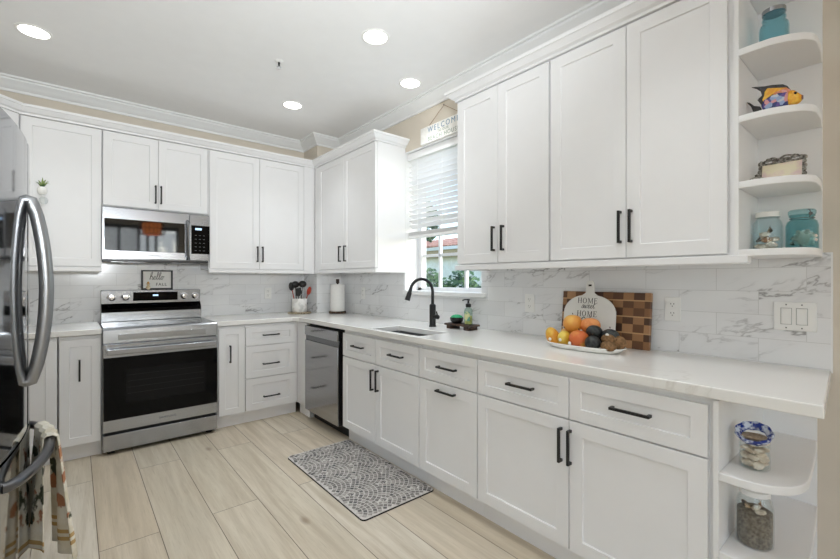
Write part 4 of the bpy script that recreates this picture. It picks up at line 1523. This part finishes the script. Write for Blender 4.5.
# utensil crock on a woven trivet
cxk, cyk = -.455, -.262
tv = MB()
for k in range(9):
    rr = .012 + k * .0125
    tv.tube([(cxk + rr * math.cos(a * PI / 14), cyk + rr * math.sin(a * PI / 14), C1 + .008) for a in range(29)], .0078, 8, cap=False)
tvo = tv.build('woven_trivet', M['woven'])
tag(tvo, 'round woven seagrass trivet under the utensil crock', 'trivet')
ck = MB().lathe([(.0, .0), (.070, 0), (.074, .006), (.075, .135), (.072, .139), (.068, .135), (.066, .012), (.0, .012)], (cxk, cyk, C1 + .0165), 36).build('utensil_crock', M['marblecrock'])
tag(ck, 'white stone utensil crock standing on a woven trivet in the corner', 'crock')
KZ = C1 + .0165


def utensil(name, label, base, tip, head, hm, lm, ang=0):
    root = thing(name, label, 'utensil', (cxk, cyk, KZ + .012), 0, 'cooking utensils in the crock')
    b, t_ = Vector(base), Vector(tip)
    d = (t_ - b).normalized()
    MB().tube([b, b + (t_ - b) * .5, t_], [.0055, .006, .0045], 8).build('handle', lm, root)
    R = Matrix.Rotation(ang, 3, 'Z') @ Vector((0, 0, 1)).rotation_difference(d).to_matrix()
    m = MB()
    if head == 'spoon':
        m.blob(t_ + d * .034, .031, .011, .045, R)
    elif head == 'ladle':
        m.blob(t_ + d * .026, .042, .030, .036, R)
    elif head == 'turner':
        m.T = Matrix.Translation(t_) @ R.to_4x4()
        m.prism_axis([(-.016, 0), (.016, 0), (.032, .03), (.032, .085), (-.032, .085), (-.032, .03)], -.002, .002, 'y')
    elif head == 'whisk':
        for k in range(4):
            a = PI * k / 4
            m.tube([t_ + R @ Vector((math.cos(a) * .022 * math.sin(q), math.sin(a) * .022 * math.sin(q), .04 - .04 * math.cos(q) + .0)) for q in [2 * PI * j / 18 for j in range(19)]], .0012, 5)
    m.build('head', hm, root, bevel=.001 if head == 'turner' else 0)


BK, RD = M['black_plastic'], M['red']
utensil('serving_spoon', 'black spoon leaning left in the utensil crock', (cxk - .035, cyk, KZ + .02), (cxk - .085, cyk - .01, KZ + .232), 'spoon', BK, RD, .2)
utensil('ladle', 'black ladle in the middle of the utensil crock', (cxk - .016, cyk + .03, KZ + .02), (cxk - .032, cyk + .03, KZ + .258), 'ladle', BK, BK)
utensil('cooking_spoon', 'black cooking spoon right of the ladle in the crock', (cxk + .018, cyk + .03, KZ + .02), (cxk + .036, cyk + .012, KZ + .262), 'ladle', BK, BK)
utensil('spatula', 'red spatula leaning right in the utensil crock', (cxk + .035, cyk, KZ + .02), (cxk + .084, cyk - .02, KZ + .185), 'spoon', RD, RD, .4)
utensil('slotted_turner', 'short dark turner standing low at the front of the crock', (cxk - .014, cyk - .03, KZ + .02), (cxk - .030, cyk - .045, KZ + .165), 'turner', BK, BK)
utensil('whisk', 'small steel whisk between the black spoons in the crock', (cxk + .014, cyk - .03, KZ + .02), (cxk + .022, cyk - .035, KZ + .165), 'whisk', M['chrome'], M['chrome'])

# paper towel on a wooden stand
px_, py_ = -.142, -.50
ph = thing('paper_towel_holder', 'dark wooden paper towel stand with a post, in the corner', 'holder', (px_, py_, C1))
MB().lathe([(.0, 0), (.086, 0), (.090, .006), (.089, .018), (.084, .022), (.0, .022)], (px_, py_, C1 + .0005)).build('base', M['barkwood'], ph)
MB().lathe([(.010, 0), (.010, .29), (.017, .295), (.017, .335), (.0, .337)], (px_, py_, C1 + .022)).build('post', M['darkwood'], ph)
pr_ = MB().lathe([(.020, 0), (.073, 0), (.0745, .004), (.0745, .276), (.073, .280), (.020, .280), (.020, 0)], (px_, py_, C1 + .0235), 40, cap=False).build('paper_towel_roll', M['paper'])
tag(pr_, 'white roll of paper towels on the wooden stand in the corner', 'paper towels')

# soap tray with scrubber and dispenser
sx_, sy_ = -.135, -2.300
st = thing('soap_tray', 'small dark wooden riser tray beside the faucet', 'tray', (sx_, sy_, C1))
MB().box(sx_ - .055, sx_ + .055, sy_ - .125, sy_ + .125, C1 + .024, C1 + .038).build('tray_top', M['darkwood'], st, bevel=.003)
for e in (-.085, .085):
    MB().box(sx_ - .048, sx_ + .048, sy_ + e - .022, sy_ + e + .022, C1, C1 + .024).build('foot', M['darkwood'], st, bevel=.002)
SZ = C1 + .0385
sb = thing('scrubber_bowl', 'black soap bowl holding a green scrubber on the wooden tray', 'scrubber', (sx_, sy_ + .045, SZ))
MB().lathe([(.0, 0), (.030, 0), (.044, .014), (.049, .034), (.047, .042), (.044, .034), (.0, .018)], (sx_, sy_ + .050, SZ)).build('bowl', M['black_plastic'], sb)
MB().blob((sx_, sy_ + .050, SZ + .036), .046, .046, .026).build('sponge', M['green'], sb)
dp = thing('soap_dispenser', 'clear soap dispenser with a black pump on the wooden tray', 'dispenser', (sx_, sy_ - .062, SZ))
MB().lathe([(.0, 0.001), (.028, .001), (.029, .006), (.029, .098), (.022, .112), (.014, .116), (.014, .124)], (sx_, sy_ - .065, SZ), 28).build('bottle', M['glass_soap'], dp)
MB().lathe([(.0, .004), (.0265, .004), (.0265, .060), (.0, .060)], (sx_, sy_ - .065, SZ), 24).build('soap', M['soapcol'], dp)
m = MB()
for k in range(7):
    a0, a1 = PI * (.72 + .09 * k), PI * (.72 + .09 * (k + 1))
    m._add([(sx_ + .0296 * math.cos(a0), sy_ - .065 + .0296 * math.sin(a0), SZ + .025), (sx_ + .0296 * math.cos(a1), sy_ - .065 + .0296 * math.sin(a1), SZ + .025),
            (sx_ + .0296 * math.cos(a1), sy_ - .065 + .0296 * math.sin(a1), SZ + .09), (sx_ + .0296 * math.cos(a0), sy_ - .065 + .0296 * math.sin(a0), SZ + .09)], [(0, 1, 2, 3)])
m.build('paper_label', M['tealprint'], dp)
MB().lathe([(.018, 0), (.019, .004), (.019, .024), (.008, .028), (.006, .046), (.012, .048), (.012, .058), (.0, .06)], (sx_, sy_ - .065, SZ + .120)).tube([(sx_, sy_ - .065, SZ + .174), (sx_ - .02, sy_ - .05, SZ + .174), (sx_ - .034, sy_ - .04, SZ + .168)], .005, 8).build('pump', M['black_plastic'], dp)

# cutting boards leaning on the tile
LEAN = math.radians(6)
cb = thing('cutting_board', 'checkered brown wood cutting board leaning on the tile behind the fruit', 'cutting board', (-.075, -3.285, C1))
WORLD[cb.name] = Matrix.Translation((-.075, -3.285, C1)) @ Matrix.Rotation(LEAN, 4, 'Y')
cb.rotation_euler = (0, LEAN, 0)
MB(wm(cb)).box(0, .026, -.241, .241, 0.0, .287).build('board', M['endgrain'], cb, bevel=.003)
pb = thing('paddle_board', 'white paddle board reading home sweet home in front of the checkered board', 'cutting board', (-.120, -3.232, C1))
WORLD[pb.name] = Matrix.Translation((-.122, -3.228, C1)) @ Matrix.Rotation(LEAN + .02, 4, 'Y')
pb.location = (-.122, -3.228, C1)
pb.rotation_euler = (0, LEAN + .02, 0)
m = MB(wm(pb))
W2, H0 = .147, .17
pts = [(-W2 + .01, 0), (W2 - .01, 0), (W2, .01), (W2, H0)]
for k in range(1, 9):
    a = PI / 2 * k / 9
    pts.append((.022 + (W2 - .022) * math.cos(a), H0 + .10 * math.sin(a)))
pts += [(.024, H0 + .112), (.022, .335), (.014, .349), (-.014, .349), (-.022, .335), (-.024, H0 + .112)]
for k in range(8, 0, -1):
    a = PI / 2 * k / 9
    pts.append((-.022 - (W2 - .022) * math.cos(a), H0 + .10 * math.sin(a)))
pts += [(-W2, H0), (-W2, .01)]
m.prism_axis(pts, 0, .012, 'x')
m.build('board', plain('white_painted_board', (232, 232, 228), .45), pb, bevel=.002)
PBW = wm(pb)
FR = lambda y, z: PBW @ face_right_wall(-.0004, y, z)
serif('HOME', .0285, M['print'], 'lettering', pb, FR(.008, .2245))
cursive('sweet', .0185, .0012, M['print'], 'lettering', pb, FR(.006, .197))
serif('HOME', .0285, M['print'], 'lettering', pb, FR(.008, .153))
m = MB(FR(.020, .134))
m.tube(spline([(-.05, 0, 0), (-.035, .014, 0), (-.02, .002, 0), (-.005, .014, 0), (.01, .002, 0), (.03, .012, 0)], 5), .002, 6)
m.build('scroll_mark', M['print'], pb)
MB(PBW).box(-.0006, .0, -.009, .009, .318, .328).build('hanging_hole', M['dark'], pb, bevel=.003)

# fruit platter
fpx, fpy = -.275, -3.296
pt_ = thing('fruit_platter', 'white oval platter full of fruit in front of the boards', 'platter', (fpx, fpy, C1))
m = MB()
prof = [(.0, 0), (.80, 0), (.88, .004), (1.0, .022), (1.0, .026), (.97, .026), (.86, .010), (.0, .008)]
vs_, rows = [], []
for r_k, z_k in prof[1:-1]:
    rows.append([(fpx + .088 * r_k * math.copysign(abs(math.cos(a)) ** .8, math.cos(a)), fpy + .200 * r_k * math.copysign(abs(math.sin(a)) ** .75, math.sin(a)), C1 + .0005 + z_k) for a in [2 * PI * k / 48 for k in range(48)]])
m.grid(rows, closed_u=True)
m._add(rows[0], [tuple(range(48))])
m._add(rows[-1], [tuple(range(48))])
m.build('dish', M['ceramic'], pt_, weld=True, angle=50)
m = MB()
m.tube([(fpx + .090 * math.copysign(abs(math.cos(a)) ** .8, math.cos(a)), fpy + .202 * math.copysign(abs(math.sin(a)) ** .75, math.sin(a)), C1 + .025) for a in [2 * PI * k / 48 for k in range(49)]], .0028, 6)
m.build('rim_band', M['ceramic'], pt_)
PZ = C1 + .0135


def stem(m, p, h=.012):
    m.tube([p, (p[0] + .002, p[1] + .001, p[2] + h)], .002, 6)


def fruit(name, label, cat, c, r, mat, group=None, R=None, fn=None, stick=None, top=True):
    root = thing(name, label, cat, (c[0], c[1], c[2] - r[2]), 0, group)
    MB().blob(c, *r, R=R, fn=fn).build('skin', mat, root)
    if stick:
        MB().blob((c[0] + stick[0], c[1] + stick[1], c[2] + stick[2]), .004, .009, .009, u=12, v=6).build('sticker', M['sticker'], root)
    if top:
        m = MB()
        mr = R or Matrix.Identity(3)
        p = Vector(c) + mr @ Vector((0, 0, r[2] * .96))
        m.tube([p, p + mr @ Vector((0, .002, .008))], [.0028, .002], 6)
        m.build('stem', M['barkwood'], root)
    return root


dimple = lambda d: 1 - .10 * max(0, d.z) ** 6
pearf = lambda d: 1 - .28 * max(0, d.z) ** 1.2 + .04 * max(0, -d.z)
ovo = lambda d: 1 - .12 * max(0, d.z)
FRX = -.315
fruit('mango', 'yellow orange mango at the left end of the fruit platter', 'fruit', (-.300, -3.136, PZ + .038), (.034, .036, .058), M['mango'], R=Matrix.Rotation(-.55, 3, 'X'), fn=ovo, stick=(-.034, -.004, -.012), top=False)
fruit('pear', 'yellow pear standing beside the mango on the platter', 'fruit', (-.316, -3.212, PZ + .040), (.034, .034, .050), M['pear'], fn=pearf, stick=(-.033, .004, -.008))
fruit('peach', 'large orange red peach at the front of the fruit platter', 'fruit', (-.322, -3.296, PZ + .044), (.046, .050, .045), M['peach'], fn=dimple, stick=(-.036, .030, -.022))
fruit('grapefruit', 'golden yellow fruit piled on top at the left of the platter', 'fruit', (-.258, -3.226, PZ + .110), (.048, .050, .049), M['golden'], fn=dimple)
fruit('grapefruit', 'smooth orange fruit piled on top in the middle of the platter', 'fruit', (-.236, -3.310, PZ + .105), (.047, .050, .042), M['orange'], fn=dimple)
fruit('apricot', 'small orange fruit tucked behind the large peach', 'fruit', (-.243, -3.272, PZ + .040), (.040, .040, .039), M['golden'], fn=dimple)
fruit('peach', 'yellow orange fruit under the golden one, mostly hidden at the back left', 'fruit', (-.228, -3.180, PZ + .042), (.040, .042, .041), M['golden'], fn=dimple)
GA = 'dark avocados on the platter'
fruit('avocado', 'dark avocado at the front of the platter, right of the peach', 'fruit', (-.335, -3.374, PZ + .036), (.035, .038, .038), M['avocado'], GA, fn=ovo)
fruit('avocado', 'dark avocado on top, right of the orange fruit', 'fruit', (-.285, -3.356, PZ + .084), (.035, .040, .034), M['avocado'], GA, fn=ovo, top=False)
fruit('avocado', 'dark avocado at the back right of the platter, behind the kiwis', 'fruit', (-.262, -3.424, PZ + .068), (.035, .044, .036), M['avocado'], GA, fn=ovo)
fruit('avocado', 'dark avocado hidden low at the back of the platter', 'fruit', (-.235, -3.358, PZ + .034), (.033, .036, .034), M['avocado'], GA, fn=ovo, top=False)
GK = 'brown kiwis on the platter'
fruit('kiwi', 'brown fuzzy kiwi nearest the front edge of the platter', 'fruit', (-.325, -3.446, PZ + .025), (.027, .038, .025), M['kiwi'], GK, top=False)
fruit('kiwi', 'brown kiwi with a pale sticker, between the avocados', 'fruit', (-.298, -3.432, PZ + .054), (.026, .034, .025), M['kiwi'], GK, stick=(-.012, .0, .021), top=False)
fruit('kiwi', 'brown kiwi at the right end of the platter', 'fruit', (-.268, -3.470, PZ + .038), (.028, .032, .033), M['kiwi'], GK, top=False)

# ================================================================== JARS AND SHELF DECOR
def scallop(m, c, s, R, ribs=9):
    def fn(d):
        a = math.atan2(d.y, d.x)
        return 1 + .06 * math.cos(a * ribs)
    m.blob(c, s, s * .85, s * .38, R, fn, 18, 8)


def conch(m, c, s, R):
    pts, rs = [], []
    for k in range(22):
        t_ = k / 21
        a = t_ * 5.5 * PI
        rr = s * .55 * (1 - t_) ** 1.1
        pts.append(Vector(c) + R @ Vector((rr * .55 * math.cos(a), rr * .55 * math.sin(a), s * (t_ * 1.5 - .5))))
        rs.append(max(.0008, rr * .62))
    m.tube(pts, rs, 8)


def rnd_rot(seed):
    rg_ = random.Random(seed)
    return (Matrix.Rotation(rg_.uniform(0, 6.28), 3, 'Z') @ Matrix.Rotation(rg_.uniform(-.9, .9), 3, 'X') @ Matrix.Rotation(rg_.uniform(-.6, .6), 3, 'Y'))


def shell(name, label, group, c, s, kind, mat, seed):
    m = MB()
    (scallop if kind == 's' else conch)(m, c, s, rnd_rot(seed))
    o = m.build(name, mat)
    tag(o, label, 'shell', group)
    return o


def jar(name, label, c, prof, mat, thick=.003):
    """prof: outer (r, z); the inner wall follows it"""
    root = thing(name, label, 'jar', c)
    inner = [(max(r - thick, 0.001), z + (thick if i < 2 else 0)) for i, (r, z) in enumerate(prof)][::-1]
    MB().lathe([(0, 0)] + prof + inner + [(0, thick)], c, 36).build('glass', mat, root, angle=50)
    return root


# upper shelf: pale jar with white lid, shells inside
S4 = 1.3805
ja = jar('mason_jar', 'pale glass jar with a white lid and seashells on the lowest wall shelf', (-.118, -3.990, S4),
         [(.040, 0), (.0465, .006), (.0475, .020), (.0475, .095), (.044, .115), (.036, .128), (.036, .142)], M['glass_pale'])
MB().lathe([(.0, .022), (.034, .022), (.038, .020), (.039, .0), (.0365, .0), (.0365, .014), (.0, .014)][::-1], (-.118, -3.990, S4 + .134), 32).build('lid', M['ceramic'], ja)
GS = 'seashells inside the white lidded jar'
for i, (dx, dy, dz, s, k, mt) in enumerate(((-.020, .018, .014, .020, 's', 'shell_white'), (-.022, -.016, .016, .021, 's', 'shell_white'), (.018, .0, .014, .020, 's', 'shell_tan'),
                                            (-.024, .022, .042, .016, 'c', 'shell_dark'), (-.028, -.002, .038, .018, 's', 'shell_tan'), (-.020, -.024, .040, .018, 's', 'shell_white'),
                                            (-.016, .006, .062, .018, 's', 'shell_white'), (-.014, -.010, .080, .017, 'c', 'shell_dark'), (.016, .010, .05, .02, 's', 'shell_tan'))):
    shell('seashell', 'small pale or brown seashell inside the white lidded jar', GS, (-.118 + dx, -3.990 + dy, S4 + .005 + dz), s, k, M[mt], i)
# teal jar with clamp lid, coral inside
jb = jar('clamp_jar', 'teal glass clamp-lid jar holding white coral on the lowest wall shelf', (-.118, -4.092, S4),
         [(.043, 0), (.0475, .006), (.0475, .092), (.043, .108), (.034, .114), (.034, .124), (.038, .126), (.038, .132)], M['glass_teal'])
MB().lathe([(.0, 0), (.039, 0), (.0405, .004), (.0405, .014), (.036, .019), (.0, .020)], (-.118, -4.092, S4 + .1325), 32).build('lid', M['glass_teal'], jb)
MB().tube([(-.118 + .036 * math.cos(a), -4.092 + .036 * math.sin(a), S4 + .119) for a in [2 * PI * k / 24 for k in range(25)]], .0016, 6)\
    .tube(spline([(-.15, -4.115, S4 + .119), (-.160, -4.122, S4 + .130), (-.156, -4.118, S4 + .145), (-.148, -4.112, S4 + .150)], 4), .0016, 6)\
    .lathe([(.0, -.003), (.006, -.003), (.006, .003), (.0, .003)], (-.156, -4.121, S4 + .132), 12, 'x').build('wire_clamp', M['steel_dark'], jb)
m = MB()
cc = Vector((-.134, -4.101, S4 + .042))
m.blob(cc, .020, .027, .029, fn=lambda d: 1 + .15 * math.sin(7 * d.x + 3) * math.sin(6 * d.y) * math.cos(5 * d.z))
for i in range(13):
    a = Vector((random.uniform(-.5, .5), math.cos(i * 2 * PI / 13), math.sin(i * 2 * PI / 13))).normalized()
    m.tube([cc + a * .012, cc + a * .028, cc + a * random.uniform(.032, .037)], [.011, .009, .005], 8)
m2 = m.build('coral', M['coral'])
tag(m2, 'pinkish white branching coral inside the teal jar', 'coral')
for i, (dx, dy, dz) in enumerate(((-.014, .026, .022), (-.002, .022, .044), (.016, -.004, .016))):
    shell('seashell', 'brown seashell beside the coral in the teal jar', 'brown seashells in the teal jar', (-.118 + dx, -4.092 + dy, S4 + .004 + dz), .015, 's' if i else 'c', M['shell_dark'], 30 + i)

# second shelf: pewter picture frame and lidded trinket
S3 = 1.6375
pf = thing('picture_frame', 'ornate pewter frame with a pale floral picture on the second wall shelf', 'picture', (-.14, -4.03, S3))
lean = Matrix.Translation((-.150, -4.035, S3 + .002)) @ Matrix.Rotation(-.06, 4, 'Z') @ Matrix.Rotation(.16, 4, 'Y')
WORLD[pf.name] = lean
pf.matrix_world = lean
m = MB(lean)
for a in ((-.068, -.060, .0, .092), (.060, .068, .0, .092), (-.060, .060, .0, .008), (-.060, .060, .084, .092)):
    m.box(0, .010, *a)
m.build('frame', M['pewter'], pf, bevel=.002)
m = MB(lean)
for i in range(20):
    u = i / 19 * 2 - 1
    y_ = u * .064
    h = .094 + .010 * abs(math.cos(u * 5)) * (1 if abs(u) > .15 else .5)
    m.blob((.003, y_, h), .006, .007, .006 + .003 * math.sin(i * 2.1), u=8, v=6)
for s in (-1, 1):
    for i in range(6):
        m.blob((.003, s * (.068 + .002 * (i % 2)), .012 + i * .016), .005, .005, .008, u=8, v=6)
m.tube(spline([(.002, .05, .098), (.002, .03, .110), (.002, .01, .102), (.002, -.01, .112), (.002, -.035, .106), (.002, -.055, .100)], 4), .0035, 6)
m.build('scrollwork', M['pewter'], pf)
MB(lean).box(.003, .006, -.060, .060, .008, .084).build('picture', M['floralprint'], pf)
MB(lean).box(.006, .009, -.012, .012, .0, .05).build('easel_back', M['pewter'], pf)
td = thing('trinket_box', 'small pewter lidded trinket dish beside the ornate picture frame', 'trinket box', (-.225, -3.976, S3))
MB().lathe([(.0, 0), (.024, 0), (.027, .004), (.024, .010), (.0, .010)], (-.232, -3.978, S3 + .0005)).build('dish', M['pewter'], td)
MB().lathe([(.025, .0), (.022, .007), (.010, .013), (.005, .015), (.007, .020), (.0, .026)], (-.232, -3.978, S3 + .0106)).build('lid', M['pewter'], td)

# third shelf: painted fish
S2 = 1.8865
fs = thing('fish_figurine', 'colourful painted fish figurine with black and yellow fins on the third wall shelf', 'figurine', (-.19, -4.02, S2))


def plate_of(outline, x0, x1, name, mat, bev=.002):
    m = MB()
    m.prism_axis(outline, x0, x1, 'x')
    return m.build(name, mat, fs, bevel=bev)


plate_of([(-3.9543, 2.0258), (-3.9948, 2.0152), (-4.0179, 2.012), (-4.0495, 2.0035), (-4.0627, 1.992), (-4.0736, 1.9716), (-4.0517, 1.9633), (-4.0133, 1.9557), (-3.9866, 1.9435), (-3.9735, 1.9689), (-3.9878, 1.9823), (-3.9842, 1.9985), (-3.9711, 2.0137)], -.203, -.193, 'fin_edge', M['fishblack'])
plate_of([(-3.996, 1.9914), (-4.0041, 2.0035), (-4.0293, 1.996), (-4.0605, 1.9864), (-4.0714, 1.9709), (-4.0338, 1.9812), (-4.0133, 1.9705), (-3.9925, 1.9536), (-3.9889, 1.9638), (-3.9948, 1.9768)], -.206, -.190, 'dorsal_fin', M['fishyellow'])
plate_of([(-4.027, 1.9777), (-4.0605, 1.9849), (-4.0736, 1.9716), (-4.0649, 1.9587), (-4.0338, 1.9694), (-4.0156, 1.9638)], -.209, -.187, 'back_stripe', M['fishorange'])
plate_of([(-3.9854, 1.9409), (-3.9948, 1.9589), (-4.0156, 1.9697), (-4.0361, 1.9731), (-4.0649, 1.9674), (-4.0714, 1.9536), (-4.0649, 1.9150), (-4.0406, 1.9050), (-4.0133, 1.9060), (-3.9925, 1.9200)], -.213, -.183, 'body', M['fishbody'], .006)
plate_of([(-4.0649, 1.9616), (-4.0736, 1.9716), (-4.0843, 1.965), (-4.095, 1.9527), (-4.1024, 1.943), (-4.1024, 1.9316), (-4.095, 1.9213), (-4.0671, 1.9150), (-4.0627, 1.9421)], -.214, -.182, 'face', M['fishyellow'], .005)
plate_of([(-3.9396, 1.971), (-3.9494, 1.9663), (-3.9639, 1.9493), (-3.983, 1.9401), (-3.9870, 1.9270), (-3.9615, 1.9240), (-3.9543, 1.9479)], -.204, -.192, 'tail', M['fishblack'])
for xe in (-.2145, -.1815):
    MB().blob((xe, -4.0870, 1.9538), .002, .0045, .0045, u=12, v=8).build('eye', M['black_gloss'], fs)
MB().tube([(-.208, -4.101, 1.941), (-.198, -4.1035, 1.9405), (-.188, -4.101, 1.941)], .0035, 8).tube([(-.208, -4.101, 1.934), (-.198, -4.1035, 1.9335), (-.188, -4.101, 1.934)], .0035, 8).build('mouth', M['fishlip'], fs)
MB().box(-.218, -.178, -4.065, -3.995, S2, S2 + .022).build('base', M['fishbody'], fs, bevel=.004)

# top shelf: aqua mason jar
S1 = 2.1385
jc = jar('mason_jar', 'empty aqua glass canning jar on the top wall shelf', (-.15, -4.015, S1),
         [(.038, 0), (.0445, .006), (.0455, .020), (.0455, .110), (.043, .124), (.034, .136), (.034, .142), (.037, .144), (.037, .150), (.034, .152), (.034, .166)], M['glass_aqua'])
MB().lathe([(.0, 0), (.037, 0), (.037, .016), (.0, .018)], (-.15, -4.015, S1 + .1665), 32).build('lid', M['steel'], jc)

# lower shelf unit: jar with blue and white rim, white shells
LS1 = .6355
jx, jy = -.495, -4.022
jd = jar('shell_jar', 'glass jar of white shells with a blue and white spatterware rim under the counter end', (jx, jy, LS1),
         [(.038, 0), (.042, .005), (.042, .098), (.041, .104)], M['glass'])
rim = []
for r_k, z_k in ((.039, .098), (.040, .103), (.045, .106), (.050, .113), (.0525, .121), (.0505, .126), (.043, .123), (.037, .115), (.033, .106)):
    rim.append([(jx + r_k * (1 + .03 * math.cos(9 * a)) * math.cos(a), jy + r_k * (1 + .03 * math.cos(9 * a)) * math.sin(a), LS1 + z_k) for a in [2 * PI * k / 54 for k in range(54)]])
TILT = Matrix.Translation((jx, jy, LS1 + .100)) @ Matrix.Rotation(math.radians(-24), 4, 'Y') @ Matrix.Translation((-jx, -jy, -LS1 - .100))
MB(TILT).grid(rim, closed_u=True).build('spatter_rim', M['sponge_blue'], jd, angle=60)
MB().lathe([(.0, .103), (.037, .105)], (jx, jy, LS1), 30, cap=False).build('sand_top', M['sand_pale'], jd)
GW2 = 'white shells in the blue rimmed jar'
i = 0
for layer in range(4):
    for k in range(5):
        a = k * 2 * PI / 5 + layer * .7
        shell('seashell', 'white chalky shell piled inside the blue rimmed jar', GW2, (jx + .023 * math.cos(a), jy + .023 * math.sin(a), LS1 + .016 + layer * .023), .0185, 's', M['shell_white'], 60 + i)
        i += 1
# bottom shelf: sand jar
LS0 = .3785
kx, ky = -.492, -4.022
je = jar('sand_jar', 'squat glass jar of grey sand with a white lid on the bottom open shelf', (kx, ky, LS0),
         [(.044, 0), (.050, .006), (.051, .020), (.051, .125), (.046, .152), (.038, .164), (.038, .172)], M['glass'])
MB().lathe([(.0, .018), (.036, .018), (.041, .015), (.042, .0), (.0385, .0), (.0385, .010), (.0, .010)][::-1], (kx, ky, LS0 + .168), 32).lathe([(.0, .0), (.006, 0), (.005, .007), (.008, .012), (.0, .016)], (kx, ky, LS0 + .186), 16).build('lid', M['shelf_white'], je)
sd = MB().lathe([(.0, .004), (.045, .004), (.0475, .02), (.0475, .112), (.03, .121), (.0, .124)], (kx, ky, LS0), 32).build('sand', M['sand'])
tag(sd, 'grey brown sand filling the squat jar on the bottom shelf', 'sand', kind='stuff')
for i, (dx, dy, dz, k, mt) in enumerate(((-.018, .016, .106, 'c', 'shell_tan'), (-.014, -.006, .110, 's', 'shell_white'), (-.024, -.020, .104, 's', 'shell_white'), (.012, -.012, .112, 'c', 'shell_tan'), (-.006, .022, .110, 's', 'shell_dark'))):
    shell('seashell', 'small pale shell lying on the sand in the squat jar', 'shells on the sand', (kx + dx, ky + dy, LS0 + dz + .017), .017, k, M[mt], 90 + i)

# ================================================================== FLOOR MAT
mt = thing('kitchen_mat', 'grey floor mat with a cobblestone fan print in front of the sink', 'mat', (-.85, -2.02, 0))
MX_0, MX_1, MY_0, MY_1 = -1.098, -.592, -2.525, -1.515
MB().prism(rrect(MX_0, MX_1, MY_0, MY_1, .025), .0005, .007).build('backing', M['rubber'], mt)
MB().prism(rrect(MX_0 + .002, MX_1 - .002, MY_0 + .002, MY_1 - .002, .024), .007, .0105).build('top', M['mat_base'], mt)
m = MB()
RF = .185
nr = 7
cent = []
for i in range(-4, 8):
    for j in range(-1, 5):
        cent.append((i, MX_0 - .03 + i * RF * .62, MY_0 + .1 + (j + (.5 if i % 2 else 0)) * 2 * RF * .92))
for ci, cx, cy in cent:
    for k in range(nr):
        r0, r1 = RF * (k + .10) / nr, RF * (k + .90) / nr
        n = max(3, int(2 * PI * (r0 + r1) / 2 / .024))
        for q in range(n):
            a0 = 2 * PI * (q + .06 + random.uniform(0, .06)) / n
            a1 = 2 * PI * (q + .92) / n
            am, rm = (a0 + a1) / 2, (r0 + r1) / 2
            px, py = cx + rm * math.cos(am), cy + rm * math.sin(am)
            if not (MX_0 + .012 < px < MX_1 - .012 and MY_0 + .012 < py < MY_1 - .012):
                continue
            if any(oi < ci and math.hypot(px - ox, py - oy) < RF for oi, ox, oy in cent):
                continue
            m.mi = random.choice((0, 0, 1, 1, 1, 2))
            p = [(cx + r * math.cos(a), cy + r * math.sin(a), .0112) for r, a in ((r0, a0), (r0, a1), (r1, a1), (r1, a0))]
            m._add(p, [(0, 1, 2, 3)])
m.build('cobble_print', [M['stone_a'], M['stone_b'], M['stone_c']], mt, smooth=False)

bpy.context.view_layer.update()
